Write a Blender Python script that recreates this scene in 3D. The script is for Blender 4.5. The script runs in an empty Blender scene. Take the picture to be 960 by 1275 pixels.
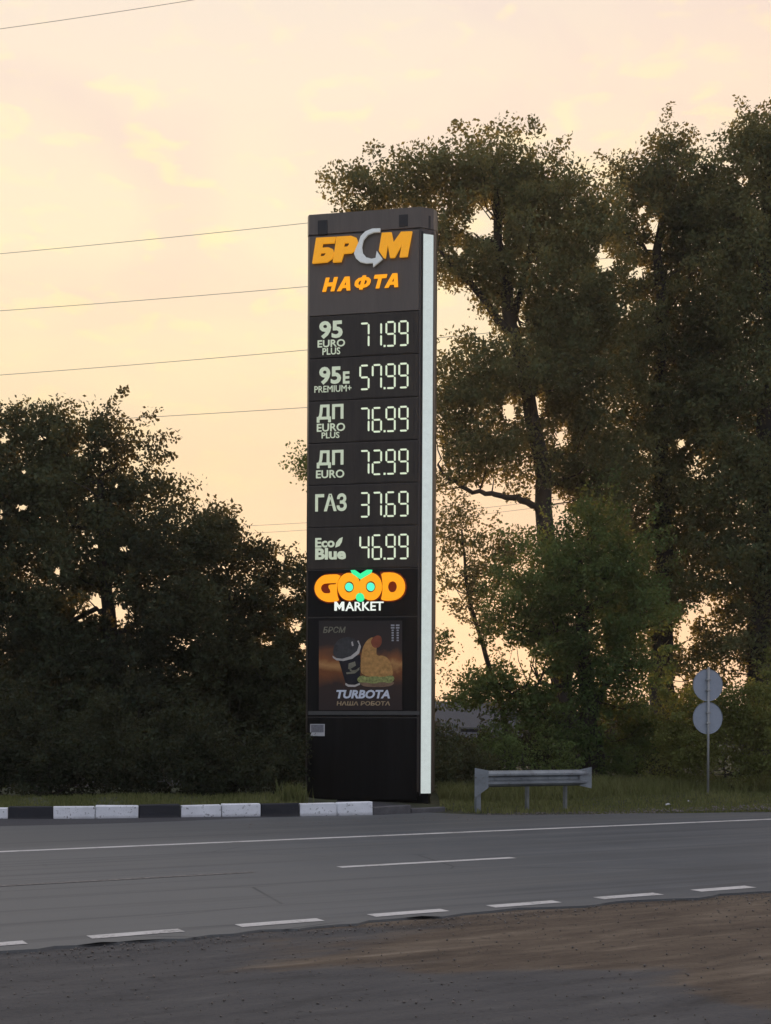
import bpy, bmesh, math, random
import numpy as np
from mathutils import Vector, Matrix

random.seed(7)
RNG = np.random.default_rng(11)
S = bpy.context.scene
C = S.collection
R = math.radians

# ------------------------------------------------------------------ camera
F, PX, HY, EYE = 1600.0, 480.0, 905.0, 1.6      # focal length, principal column, horizon row, eye height
ROLL = R(0.28)
cam_d = bpy.data.cameras.new("camera")
cam_d.sensor_fit = 'HORIZONTAL'
cam_d.sensor_width = 36
cam_d.lens = F / 960 * 36
cam_d.shift_y = (HY - 637.5) / 960
cam_d.clip_start = 0.1
cam_d.clip_end = 6000
cam = bpy.data.objects.new("camera", cam_d)
C.objects.link(cam)
cam.matrix_world = Matrix.Translation((0, 0, EYE)) @ Matrix.Rotation(R(90), 4, 'X') @ Matrix.Rotation(ROLL, 4, 'Z')
S.camera = cam

# ------------------------------------------------------------------ sky and sun
SUN_AZ = math.atan((560 - PX) / F)      # measured from +Y towards +X
SUN_EL = R(1.3)
sun_dir = Vector((math.sin(SUN_AZ) * math.cos(SUN_EL), math.cos(SUN_AZ) * math.cos(SUN_EL), math.sin(SUN_EL)))
w = bpy.data.worlds.new("World")
S.world = w
w.use_nodes = True
nt = w.node_tree
nt.nodes.clear()


class NT:
    """tiny helper that writes node trees"""
    def __init__(s, tree): s.t = tree

    def n(s, typ, ins=None, **props):
        nd = s.t.nodes.new(typ)
        for k, v in props.items(): setattr(nd, k, v)
        for k, v in (ins or {}).items():
            sock = nd.inputs[k]
            if isinstance(v, bpy.types.NodeSocket): s.t.links.new(v, sock)
            else: sock.default_value = v
        return nd

    def math(s, op, a, b=0.0, c=0.0, clamp=False):
        nd = s.n('ShaderNodeMath', {0: a, 1: b, 2: c}, operation=op, use_clamp=clamp)
        return nd.outputs[0]

    def mix(s, f, a, b, blend='MIX'):
        nd = s.n('ShaderNodeMix', {0: f, 6: a, 7: b}, data_type='RGBA', blend_type=blend)
        return nd.outputs[2]

    def ramp(s, f, stops, interp='LINEAR'):
        nd = s.n('ShaderNodeValToRGB', {0: f})
        cr = nd.color_ramp
        cr.interpolation = interp
        while len(cr.elements) < len(stops): cr.elements.new(0.5)
        for e, (p, c) in zip(cr.elements, stops):
            e.position = p
            e.color = (*c, 1) if len(c) == 3 else c
        return nd.outputs[0]

    def noise(s, vec, scale, detail=4, rough=0.55, dist=0.0):
        nd = s.n('ShaderNodeTexNoise', {'Vector': vec, 'Scale': scale, 'Detail': detail, 'Roughness': rough, 'Distortion': dist})
        return nd.outputs[0]


k = NT(nt)
tc = k.n('ShaderNodeTexCoord').outputs['Generated']
sep = k.n('ShaderNodeSeparateXYZ', {0: tc})
elev = k.math('MAXIMUM', sep.outputs[2], 0.0)
sky = k.n('ShaderNodeTexSky', sky_type='NISHITA', sun_disc=False, sun_elevation=SUN_EL, sun_rotation=SUN_AZ,
          air_density=1.0, dust_density=2.0, ozone_density=1.0)
nish = k.n('ShaderNodeVectorMath', {0: sky.outputs[0], 1: (0.10, 0.10, 0.10)}, operation='MULTIPLY').outputs[0]
# thin veil of evening cloud, warm towards the sunset and lavender grey away from it
toward = k.n('ShaderNodeVectorMath', {0: tc, 1: tuple(sun_dir)}, operation='DOT_PRODUCT').outputs['Value']
tow = k.n('ShaderNodeMapRange', {0: toward, 1: -0.3, 2: 1.0, 3: 0.0, 4: 1.0}, interpolation_type='SMOOTHSTEP').outputs[0]
warm = k.ramp(elev, [(0.0, (1.10, .80, .52)), (0.08, (1.10, .80, .50)), (0.20, (1.09, .85, .51)), (0.34, (1.13, .95, .65)), (0.45, (1.12, .93, .72)), (0.56, (.99, .86, .77)), (0.78, (.84, .82, .84)), (1.0, (.82, .86, .99))])
cool = k.ramp(elev, [(0.0, (.72, .80, .98)), (0.2, (.74, .82, .99)), (0.5, (.78, .84, 1.0)), (1.0, (.82, .86, .99))])
veil = k.mix(tow, cool, warm)
# cloud wisps, stretched along the horizon
cl_vec = k.n('ShaderNodeVectorMath', {0: tc, 1: (1.0, 1.0, 2.6)}, operation='MULTIPLY').outputs[0]
c1 = k.noise(cl_vec, 3.2, 5, 0.5, 0.6)
c2 = k.noise(cl_vec, 27.0, 4, 0.5, 0.4)
pinkf = k.n('ShaderNodeMapRange', {0: c1, 1: .46, 2: .66, 3: 0.0, 4: 1.0}).outputs[0]
veil = k.mix(k.math('MULTIPLY', pinkf, 0.9), veil, k.mix(1.0, veil, (.93, .88, .99, 1), 'MULTIPLY'))
pinkr = k.n('ShaderNodeMapRange', {0: sep.outputs[0], 1: .02, 2: .32, 3: 0.0, 4: 1.0}).outputs[0]
veil = k.mix(pinkr, veil, k.mix(1.0, veil, (1.0, .945, .94, 1), 'MULTIPLY'))
wis = k.n('ShaderNodeMapRange', {0: c2, 1: .53, 2: .68, 3: 0.0, 4: 1.0}).outputs[0]
wis = k.math('MULTIPLY', wis, k.n('ShaderNodeMapRange', {0: elev, 1: .15, 2: .34, 3: 0.0, 4: 1.0}).outputs[0])
wis = k.math('MULTIPLY', wis, k.n('ShaderNodeMapRange', {0: c1, 1: .40, 2: .55, 3: 0.2, 4: 1.0}).outputs[0])
veil = k.mix(k.math('MULTIPLY', wis, 0.75), veil, k.mix(1.0, veil, (1.12, 1.15, .88, 1), 'MULTIPLY'))
fin = k.mix(0.90, nish, veil)
bg = k.n('ShaderNodeBackground', {'Color': fin, 'Strength': 1.0})
k.n('ShaderNodeOutputWorld', {0: bg.outputs[0]})

sd = bpy.data.lights.new("sun", 'SUN')
sd.energy = 4.5
sd.angle = R(0.6)
sd.color = (1.0, 0.62, 0.30)
so = bpy.data.objects.new("sun", sd)
C.objects.link(so)
so.rotation_euler = (-sun_dir).to_track_quat('-Z', 'Y').to_euler()

S.view_settings.view_transform = 'Standard'
S.view_settings.look = 'None'
S.view_settings.exposure = 0
S.view_settings.gamma = 1
S.render.engine = 'CYCLES'
S.cycles.max_bounces = 8
S.cycles.transparent_max_bounces = 8


# ------------------------------------------------------------------ helpers
def ray(px, py):
    dx, dz = (px - PX) / F, (HY - py) / F
    c, s_ = math.cos(ROLL), math.sin(ROLL)
    return Vector((dx * c - dz * s_, 1.0, dx * s_ + dz * c))


def at(px, py, Z):
    r = ray(px, py)
    return Vector((r.x * Z, Z, EYE + r.z * Z))


def ground(px, py, h=0.0):
    r = ray(px, py)
    t = (h - EYE) / r.z
    return Vector((r.x * t, t, h))


MATS = {}


def material(name, build):
    if name in MATS: return MATS[name]
    m = bpy.data.materials.new(name)
    m.use_nodes = True
    m.node_tree.nodes.clear()
    kk = NT(m.node_tree)
    out = kk.n('ShaderNodeOutputMaterial')
    sh = build(kk)
    m.node_tree.links.new(sh, out.inputs[0])
    MATS[name] = m
    return m


def principled(kk, col, rough=0.6, metal=0.0, spec=0.5, normal=None, emit=None, es=0.0):
    ins = {'Base Color': col, 'Roughness': rough, 'Metallic': metal, 'Specular IOR Level': spec}
    if normal is not None: ins['Normal'] = normal
    if emit is not None:
        ins['Emission Color'] = emit
        ins['Emission Strength'] = es
    return kk.n('ShaderNodeBsdfPrincipled', ins).outputs[0]


def bump(kk, h, strength=0.3, dist=0.01):
    return kk.n('ShaderNodeBump', {'Height': h, 'Strength': strength, 'Distance': dist}).outputs[0]


def simple(name, col, rough=0.6, metal=0.0, var=0.12, scale=6.0, bmp=0.1, emit=None, es=0.0, spec=0.5, streak=False):
    def b(kk):
        v = kk.n('ShaderNodeTexCoord').outputs['Object']
        if streak: v = kk.n('ShaderNodeVectorMath', {0: v, 1: (3.0, 3.0, .22)}, operation='MULTIPLY').outputs[0]
        n1 = kk.noise(v, scale, 6, 0.6)
        n2 = kk.noise(v, scale * 9, 3, 0.6)
        f = kk.math('ADD', kk.math('MULTIPLY', n1, 0.7), kk.math('MULTIPLY', n2, 0.3))
        lo = tuple(c * (1 - var * 2) for c in col) + (1,)
        hi = tuple(min(1, c * (1 + var * 2)) for c in col) + (1,)
        f = kk.n('ShaderNodeMapRange', {0: f, 1: .3, 2: .7, 3: 0., 4: 1.}).outputs[0]
        c = kk.mix(f, lo, hi)
        e = (*emit, 1) if emit else None
        rr = kk.math('ADD', rough - 0.08, kk.math('MULTIPLY', n1, 0.16))
        return principled(kk, c, rr, metal, spec, bump(kk, n2, bmp, 0.01), e, es)
    return material(name, b)


def tag(o, label=None, cat=None, group=None, kind=None):
    if label: o['label'] = label
    if cat: o['category'] = cat
    if group: o['group'] = group
    if kind: o['kind'] = kind
    return o


def empty(name, loc, rz=0.0):
    o = bpy.data.objects.new(name, None)
    o.empty_display_size = 0.3
    C.objects.link(o)
    o.location = loc
    o.rotation_euler = (0, 0, rz)
    return o


def link(name, me, mats, parent=None, loc=None):
    o = bpy.data.objects.new(name, me)
    C.objects.link(o)
    for m in (mats if isinstance(mats, (list, tuple)) else [mats]):
        if m and m.name not in [x.name for x in me.materials if x]: me.materials.append(m)
    if parent: o.parent = parent
    if loc is not None: o.location = loc
    return o


def mesh_np(name, verts, faces_flat, nper, attr=None, smooth=False):
    """fast mesh from numpy: nper = vertices per face (constant)"""
    me = bpy.data.meshes.new(name)
    nf = len(faces_flat) // nper
    me.vertices.add(len(verts))
    me.vertices.foreach_set('co', verts.astype(np.float32).ravel())
    me.loops.add(len(faces_flat))
    me.loops.foreach_set('vertex_index', faces_flat.astype(np.int32))
    me.polygons.add(nf)
    me.polygons.foreach_set('loop_start', np.arange(0, nf * nper, nper, dtype=np.int32))
    me.polygons.foreach_set('loop_total', np.full(nf, nper, dtype=np.int32))
    if smooth: me.polygons.foreach_set('use_smooth', np.ones(nf, dtype=bool))
    if attr is not None:
        a = me.attributes.new('tone', 'FLOAT', 'FACE')
        a.data.foreach_set('value', attr.astype(np.float32))
    me.update(calc_edges=True)
    return me


class MB:
    """collects shapes, builds one mesh"""
    def __init__(s): s.bm = bmesh.new()

    def box(s, x0, x1, y0, y1, z0, z1, bev=0.0):
        r = bmesh.ops.create_cube(s.bm, size=1)
        for v in r['verts']:
            v.co = Vector(((x0 + x1) / 2 + v.co.x * (x1 - x0), (y0 + y1) / 2 + v.co.y * (y1 - y0), (z0 + z1) / 2 + v.co.z * (z1 - z0)))
        if bev:
            es = {e for v in r['verts'] for e in v.link_edges}
            bmesh.ops.bevel(s.bm, geom=list(es), offset=bev, segments=2, affect='EDGES', profile=0.6)
        return s

    def prism(s, pts, z0, z1):
        """vertical prism over plan polygon"""
        lo = [s.bm.verts.new((p[0], p[1], z0)) for p in pts]
        hi = [s.bm.verts.new((p[0], p[1], z1)) for p in pts]
        n = len(pts)
        s.bm.faces.new(lo[::-1])
        s.bm.faces.new(hi)
        for i in range(n): s.bm.faces.new((lo[i], lo[(i + 1) % n], hi[(i + 1) % n], hi[i]))
        return s

    def tube(s, pts, rads, seg=8, cap=True):
        pts = [Vector(p) for p in pts]
        rings = []
        for i, p in enumerate(pts):
            d = (pts[min(i + 1, len(pts) - 1)] - pts[max(i - 1, 0)]).normalized()
            a = d.orthogonal().normalized() if not rings else (pa - d * pa.dot(d)).normalized()
            pa = a
            b = d.cross(a)
            r = rads[i] if hasattr(rads, '__len__') else rads
            rings.append([s.bm.verts.new(p + (a * math.cos(t) + b * math.sin(t)) * r) for t in [2 * math.pi * j / seg for j in range(seg)]])
        for r0, r1 in zip(rings, rings[1:]):
            for j in range(seg):
                f = s.bm.faces.new((r0[j], r0[(j + 1) % seg], r1[(j + 1) % seg], r1[j]))
                f.smooth = True
        if cap:
            s.bm.faces.new(rings[0][::-1])
            s.bm.faces.new(rings[-1])
        return s

    def poly(s, pts):
        s.bm.faces.new([s.bm.verts.new(p) for p in pts])
        return s

    def build(s, name, mats, parent=None, loc=None):
        bmesh.ops.recalc_face_normals(s.bm, faces=s.bm.faces)
        me = bpy.data.meshes.new(name)
        s.bm.to_mesh(me)
        s.bm.free()
        return link(name, me, mats, parent, loc)


# ------------------------------------------------------------------ ground materials
RD = math.atan((3353 - PX) / F)                     # heading of the road, from +Y towards +X
U = Vector((math.sin(RD), math.cos(RD), 0))         # along the road
N = Vector((-math.cos(RD), math.sin(RD), 0))        # across it, away from the camera


def rn(s, n, z=0.0):
    p = U * s + N * n
    return Vector((p.x, p.y, z))


def road_coords(kk):
    """(along, across) metres from world position"""
    p = kk.n('ShaderNodeNewGeometry').outputs['Position']
    a = kk.n('ShaderNodeVectorMath', {0: p, 1: tuple(U)}, operation='DOT_PRODUCT').outputs['Value']
    b = kk.n('ShaderNodeVectorMath', {0: p, 1: tuple(N)}, operation='DOT_PRODUCT').outputs['Value']
    v = kk.n('ShaderNodeCombineXYZ', {0: a, 1: b, 2: 0.0}).outputs[0]
    return p, a, b, v


def mr(kk, v, a, b, c=0.0, d=1.0, smooth=False):
    return kk.n('ShaderNodeMapRange', {0: v, 1: a, 2: b, 3: c, 4: d}, interpolation_type='SMOOTHSTEP' if smooth else 'LINEAR').outputs[0]


def asphalt(kk):
    p, a, b, v = road_coords(kk)
    st = kk.n('ShaderNodeVectorMath', {0: v, 1: (0.10, 1.6, 1)}, operation='MULTIPLY').outputs[0]
    streak = kk.noise(st, 1.0, 6, 0.6)
    blot = kk.noise(v, 0.6, 5, 0.6)
    grain = kk.noise(v, 55.0, 3, 0.7)
    f = kk.math('ADD', kk.math('MULTIPLY', streak, 0.6), kk.math('MULTIPLY', blot, 0.4))
    c = kk.ramp(f, [(0.36, (0.048, 0.056, 0.064)), (0.46, (0.061, 0.071, 0.080)), (0.54, (0.075, 0.085, 0.094)), (0.64, (0.109, 0.119, 0.125))])
    # wheel tracks worn smooth and darker in the middle of each lane's wheel lines
    tr = kk.math('SINE', kk.math('MULTIPLY', b, 2 * math.pi / 1.75))
    c = kk.mix(mr(kk, tr, -1, 1, 0.0, 0.16), c, (0.036, 0.039, 0.041, 1))
    # warmer, paler towards the left half
    lf = mr(kk, kk.math('ADD', a, kk.math('MULTIPLY', kk.math('SUBTRACT', streak, .5), 9.0)), 10.5, 4.0, 0, 1, True)
    c = kk.mix(kk.math('MULTIPLY', lf, 0.8), c, (0.148, 0.151, 0.145, 1))
    # paler paved shoulder beyond the edge line
    c = kk.mix(mr(kk, kk.math('ADD', b, kk.math('MULTIPLY', blot, .8)), 17.3, 17.7, 0, .45, True), c, (0.075, 0.078, 0.076, 1))
    c = kk.mix(mr(kk, grain, .3, .75, 0.0, .30), c, (0.124, 0.129, 0.124, 1))
    # rubber and oil darkened streaks along the lanes, paler patched strips
    st2 = kk.n('ShaderNodeVectorMath', {0: v, 1: (.05, 3.4, 1)}, operation='MULTIPLY').outputs[0]
    n2 = kk.noise(st2, 1.3, 5, .65, .2)
    c = kk.mix(mr(kk, n2, .53, .66, 0, .45), c, (0.040, 0.043, 0.048, 1))
    c = kk.mix(mr(kk, n2, .46, .34, 0, .40), c, (0.134, 0.138, 0.133, 1))
    # thin sealed cracks
    wv = kk.n('ShaderNodeTexVoronoi', {'Vector': kk.n('ShaderNodeVectorMath', {0: v, 1: (.25, .5, 1)}, operation='MULTIPLY').outputs[0], 'Scale': 1.0, 'Randomness': 1.0}, feature='DISTANCE_TO_EDGE').outputs['Distance']
    cr = kk.math('MULTIPLY', mr(kk, wv, 0.0, 0.006, 1, 0), mr(kk, kk.noise(v, .35, 2), .52, .6))
    c = kk.mix(kk.math('MULTIPLY', cr, .7), c, (0.020, 0.021, 0.022, 1))
    return principled(kk, c, 0.72, 0, .35, bump(kk, grain, .5, .006))


def paint(kk):
    p, a, b, v = road_coords(kk)
    g = kk.noise(v, 30.0, 5, 0.75)
    h = kk.noise(v, 3.0, 4, 0.6)
    f = kk.math('ADD', kk.math('MULTIPLY', g, .55), kk.math('MULTIPLY', h, .45))
    c = kk.ramp(f, [(0.36, (.14, .135, .13)), (0.46, (.50, .49, .47)), (0.7, (.66, .65, .63))])
    return principled(kk, c, 0.6, 0, .4, bump(kk, g, .3, .004))


def worn_paint(kk):
    p, a, b, v = road_coords(kk)
    g = kk.noise(v, 14.0, 5, 0.75)
    c = kk.ramp(g, [(0.40, (.085, .082, .080)), (0.62, (.22, .21, .195))])
    return principled(kk, c, 0.7, 0, .3, bump(kk, g, .3, .004))


def soil(kk):
    """the ground: packed earth and old tar by the camera, grass soil beyond the road"""
    p, a, b, v = road_coords(kk)
    st = kk.n('ShaderNodeVectorMath', {0: v, 1: (0.45, 1.3, 1)}, operation='MULTIPLY').outputs[0]
    big = kk.noise(st, 0.55, 6, 0.62, 0.4)
    mid = kk.noise(st, 2.6, 6, 0.65, 0.3)
    fine = kk.noise(v, 26.0, 5, 0.7)
    band = kk.noise(kk.n('ShaderNodeVectorMath', {0: v, 1: (.35, 2.2, 1)}, operation='MULTIPLY').outputs[0], 1.5, 6, .68, .5)
    dirt = kk.ramp(kk.math('ADD', kk.math('MULTIPLY', band, .65), kk.math('MULTIPLY', mid, .35)), [(0.38, (0.053, 0.040, 0.028)), (0.46, (0.087, 0.065, 0.046)), (0.53, (0.114, 0.087, 0.061)), (0.60, (0.159, 0.125, 0.089)), (0.68, (0.249, 0.203, 0.150))])
    tar = kk.ramp(kk.math('ADD', kk.math('MULTIPLY', band, .5), kk.math('MULTIPLY', mid, .5)), [(0.36, (0.043, 0.044, 0.045)), (0.48, (0.070, 0.071, 0.073)), (0.56, (0.083, 0.083, 0.083)), (0.66, (0.122, 0.120, 0.116))])
    # tar on the left, earth on the right, ragged between
    m = kk.math('ADD', mr(kk, a, 2.0, 6.0, -.30, .9), kk.math('MULTIPLY', kk.math('SUBTRACT', big, .5), 2.2))
    # tyre worn strip of tar again close by in the middle
    m = kk.math('SUBTRACT', m, kk.math('MULTIPLY', mr(kk, b, 7.6, 6.3, 0, .55, True), mr(kk, a, 6.8, 4.8, 0, 1, True)))
    c = kk.mix(mr(kk, m, .25, .55, 0, 1, True), tar, dirt)
    c = kk.mix(mr(kk, fine, .35, .75, 0, .35), c, (0.1155, 0.1023, 0.0924, 1))
    c = kk.mix(mr(kk, kk.noise(v, 9.0, 3, .6), .63, .70, 0, .5), c, (0.0185, 0.0165, 0.0152, 1))
    grass = kk.ramp(mid, [(0.35, (0.0264, 0.0317, 0.0145)), (0.65, (0.0561, 0.0561, 0.0297))])
    sh = kk.math('ADD', b, kk.math('MULTIPLY', mid, .9))
    gv = kk.ramp(fine, [(.3, (.040, .041, .045)), (.7, (.080, .080, .086))])
    c = kk.mix(mr(kk, b, 15.0, 15.1), c, gv)
    # the grass line drifts closer to the road to the right
    lim = kk.math('SUBTRACT', sh, mr(kk, a, 12.0, 18.0, 20.6, 19.0))
    c = kk.mix(kk.math('MULTIPLY', mr(kk, lim, 0, .5), mr(kk, a, 12.2, 12.9)), c, grass)
    return principled(kk, c, 0.85, 0, .2, bump(kk, kk.math('ADD', mid, kk.math('MULTIPLY', fine, .5)), .9, .03))


M_asph = material('asphalt', asphalt)
M_paint = material('road_paint', paint)
M_worn = material('worn_road_paint', worn_paint)
M_soil = material('soil', soil)


# ------------------------------------------------------------------ ground, road, markings
def sheet(name, pts, mat, z, kind='structure', parent=None):
    b = MB()
    b.poly([(p.x, p.y, z) for p in pts])
    o = b.build(name, mat, parent)
    if kind: o['kind'] = kind
    return o


def terrain():
    """one ground sheet to the horizon: fine near the camera, rising to a low verge past the road"""
    s_ = np.concatenate([np.linspace(-2500, -60, 12), np.linspace(-50, -6, 22), np.linspace(-5, 25, 151), np.linspace(26, 60, 30), np.linspace(80, 2500, 12)])
    n_ = np.concatenate([np.linspace(-2500, -20, 8), np.linspace(-15, 2, 16), np.linspace(2.2, 9.2, 60), np.linspace(9.45, 17.5, 24), np.linspace(17.7, 30, 60), np.linspace(32, 120, 20), np.linspace(160, 2500, 10)])
    SS, NN = np.meshgrid(s_, n_)
    X = U.x * SS + N.x * NN
    Y = U.y * SS + N.y * NN
    Zh = np.full_like(X, -0.02)
    w1 = np.sin(SS * 2.1 + 1.3 * np.sin(NN * 1.7)) * np.sin(NN * 2.9 + .8 * np.sin(SS * 1.3)) * .006 + np.sin(SS * 7.3 + NN * 3.1) * np.sin(NN * 8.7 - SS * 2.2) * .0035
    near = (NN < 9.0) & (NN > 2)
    Zh = np.where(near, Zh + w1, Zh)
    # dip the sheet under the carriageway
    road = (NN > 9.75) & (NN < 17.6)
    Zh = np.where(road, -0.06, Zh)
    # verge past the shoulder
    vg = np.clip((NN - 19.2) / 3.0, 0, 1)
    Zh = np.where(NN > 17.6, -0.06 + vg * (.12 + .05 * np.sin(SS * .7) * np.sin(NN * .9)), Zh)
    V = np.stack([X, Y, Zh], -1).reshape(-1, 3)
    h, wd = X.shape
    i = np.arange(h - 1)[:, None] * wd + np.arange(wd - 1)[None, :]
    fc = np.stack([i, i + 1, i + 1 + wd, i + wd], -1).reshape(-1)
    o = link('ground', mesh_np('ground', V, fc, 4, smooth=True), M_soil)
    o['kind'] = 'structure'
    return o


terrain()


def ground_h(x, y):
    n = x * N.x + y * N.y
    s = x * U.x + y * U.y
    vg = min(max((n - 19.2) / 3.0, 0), 1)
    return -0.06 + vg * (.12 + .05 * math.sin(s * .7) * math.sin(n * .9)) if n > 17.6 else -.02


# carriageway with a ragged near edge, flush shoulder past the edge line
b = MB()
rnd = random.Random(3)
near_edge = []
s = -12.0
while s < 40:
    near_edge.append(rn(s, 9.28 + .05 * math.sin(s * 1.3) + .04 * math.sin(s * 5.1) + rnd.uniform(-.05, .05)))
    s += rnd.uniform(.10, .3)
far_edge = []


def shoulder(s):
    return float(np.interp(s, [-600, 11.6, 12.9, 14.2, 18.2, 600], [22.4, 22.4, 19.7, 19.1, 18.0, 17.9]))


s = -30.0
while s < 45:
    px_n = shoulder(s) + .10 * math.sin(s * .9) + rnd.uniform(-.07, .07)
    far_edge.append(rn(s, px_n))
    s += rnd.uniform(.2, .5)
outline = [rn(-600, 9.2)] + near_edge + [rn(600, 9.2), rn(600, 17.9)] + far_edge[::-1] + [rn(-600, 22.4)]
top = [b.bm.verts.new((p.x, p.y, 0.0)) for p in outline]
bot = [b.bm.verts.new((p.x, p.y, -0.035)) for p in outline]
b.bm.faces.new(top)
for i in range(len(top)):
    b.bm.faces.new((top[i], top[(i + 1) % len(top)], bot[(i + 1) % len(top)], bot[i]))
bmesh.ops.triangulate(b.bm, faces=[f for f in b.bm.faces if len(f.verts) > 4])
road = b.build('road', M_asph)
road['kind'] = 'structure'


def line_poly(s0, s1, n0, n1, name, mat, z=.004):
    """painted line with slightly uneven edges"""
    b = MB()
    L = s1 - s0
    k_ = max(2, int(L / .25)) if L < 50 else 260
    ss = [s0 + L * i / k_ for i in range(k_ + 1)]
    a = [b.bm.verts.new(rn(q, n0 + rnd.uniform(-.006, .006), z)) for q in ss]
    c = [b.bm.verts.new(rn(q, n1 + rnd.uniform(-.006, .006), z)) for q in ss]
    for i in range(k_): b.bm.faces.new((a[i], a[i + 1], c[i + 1], c[i]))
    o = b.build(name, mat)
    o['kind'] = 'structure'
    return o


line_poly(-60, 200, 16.42, 16.58, 'edge_line_marking', M_paint)
line_poly(-60, 5.6, 12.95, 13.05, 'worn_centre_seam', M_worn)
for q in range(-2, 5):
    s0 = 6.65 + q * 9.6
    if q < 0: continue
    line_poly(s0, s0 + 2.4, 12.94, 13.08, 'centre_line_dash', M_paint)
for q in range(-4, 30):
    s0 = 2.77 + q * 1.21
    line_poly(s0, s0 + .73, 9.47, 9.63, 'edge_line_dash', M_paint)

# ------------------------------------------------------------------ kerb of painted stones


def kerb_paint(col, chips):
    def b(kk):
        p = kk.n('ShaderNodeNewGeometry').outputs['Position']
        z = kk.n('ShaderNodeSeparateXYZ', {0: p}).outputs[2]
        n1 = kk.noise(p, 3.0, 6, .65)
        n2 = kk.noise(p, 14.0, 6, .75)
        c = kk.mix(mr(kk, n1, .35, .7, 0, .45), (*col, 1), tuple(q * .62 for q in col) + (1,))
        c = kk.mix(mr(kk, n2, chips, chips + .03, 0, .85), c, (.16, .155, .15, 1))
        # road grime splashed along the foot
        g = kk.math('MULTIPLY', mr(kk, kk.math('ADD', z, kk.math('MULTIPLY', n2, .07)), .10, .02), .7)
        c = kk.mix(g, c, (.075, .072, .070, 1))
        return principled(kk, c, .65, 0, .35, bump(kk, kk.math('ADD', n1, n2), .5, .012))
    return b


M_white = material('kerb_white_paint', kerb_paint((.80, .82, .84), .585))
M_black = material('kerb_black_paint', kerb_paint((.020, .022, .028), .66))
M_conc = simple('old_concrete', (.085, .085, .088), .8, var=.2, scale=5, bmp=.5)
kerb = empty('kerb', (0, 0, 0))
kerb['kind'] = 'structure'
xs = [(-170, 'w'), (-108, 'b'), (-46, 'w'), (10, 'b'), (66, 'w'), (118.5, 'w'), (173, 'b'), (225, 'w'), (276, 'w'), (325, 'b'), (373, 'w'), (420, 'w'), (465, 'd'), (512, 'd'), (556, None)]


def kerb_pt(px):
    if px <= 465: py = 1022.0 - px * (7.0 / 465)
    else: py = 1015.0 - (px - 465) * .05
    return ground(px, py)


for (x0, c0), (x1, _) in zip(xs, xs[1:]):
    a, c = kerb_pt(x0), kerb_pt(x1)
    d = (c - a)
    L = d.length
    hgt = .225 if c0 != 'd' else (.15 if x0 < 500 else .09)
    mb = MB().box(0.008, L - .008, 0.0, .17, -.08, hgt + rnd.uniform(-.008, .008), .018)
    m = {'w': M_white, 'b': M_black, 'd': M_conc}[c0]
    o = mb.build('kerb_stone', m, kerb, a)
    o.rotation_euler = (rnd.uniform(-.03, .03), rnd.uniform(-.016, .016), math.atan2(d.y, d.x) + rnd.uniform(-.022, .022))
    for v in o.data.vertices:           # chipped, worn arrises
        v.co += Vector((rnd.uniform(-1, 1), rnd.uniform(-1, 1), rnd.uniform(-1, 1))) * .006

# raised grass island behind the kerb
M_turf = simple('island_turf', (.055, .062, .028), .9, var=.35, scale=2, bmp=.9)
b = MB()
rows = []
for i in range(42):
    px = -180 + i * 14.5
    a = kerb_pt(px) + Vector((-.03, .165, 0))
    fade = 1 if px < 330 else max(0, 1 - (px - 330) / 60)
    row = []
    for j, dy in enumerate((0, .5, 1.2, 2.4, 5, 9, 14)):
        h = .18 + (.10 * min(1, dy / 1.2) + .03 * math.sin(i * .9 + j)) * fade - (1 - fade) * .06
        if dy == 0: h = .17
        if px > 475: h = .06
        if dy > 8: h *= .5
        if dy > 13: h = -.1
        row.append(b.bm.verts.new((a.x, a.y + dy, h)))
    rows.append(row)
for r0, r1 in zip(rows, rows[1:]):
    for j in range(6): b.bm.faces.new((r0[j], r1[j], r1[j + 1], r0[j + 1])).smooth = True
isl = b.build('grass_island', M_turf)
isl['kind'] = 'structure'

# ------------------------------------------------------------------ the price tower
TW = empty('price_sign_tower', (0, 0, 0))
tag(TW, 'tall dark fuel price tower with orange lettering, lit digits and a white light strip', 'price sign')
ZL, ZR = 26.1, 25.66
pL = at(380.5, 1003, ZL)
pR = at(520.5, 1003, ZR)
fx = Vector((pR.x - pL.x, pR.y - pL.y, 0))
FW = fx.length
fx.normalize()
fn = Vector((fx.y, -fx.x, 0))            # outward normal of the front (towards camera)
TW.location = (pL.x, pL.y, 0)
TW.rotation_euler = (0, 0, math.atan2(fx.y, fx.x))


def P(px, py):
    """front face coordinates (along, up) in metres of a point of the face"""
    r = ray(px, py)
    o = Vector((0, 0, EYE))
    t = (Vector((pL.x, pL.y, 0)) - o).dot(fn) / r.dot(fn)
    q = o + r * t
    return ((q - Vector((pL.x, pL.y, 0))).dot(fx), q.z)


M_clad = simple('dark_cladding', (.086, .066, .047), .34, var=.13, scale=1.2, bmp=.02, streak=True)
M_clad2 = simple('black_cladding', (.006, .006, .006), .32, var=.38, scale=1.6, bmp=.02, spec=.10, streak=True)
M_frame = simple('dark_frame_metal', (.045, .033, .025), .34, var=.1, scale=3, bmp=.03)
M_row = simple('price_panel_face', (.036, .029, .022), .36, var=.2, scale=1.6, bmp=.02, spec=.22, streak=True)
M_void = simple('black_void', (.006, .006, .006), .6)


def emis(name, col, es, base=.5):
    return simple(name, tuple(c * base * .7 for c in col), .45, var=.10, scale=9, bmp=.03, emit=col, es=es * 1.12 + .04, spec=.2)


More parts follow.
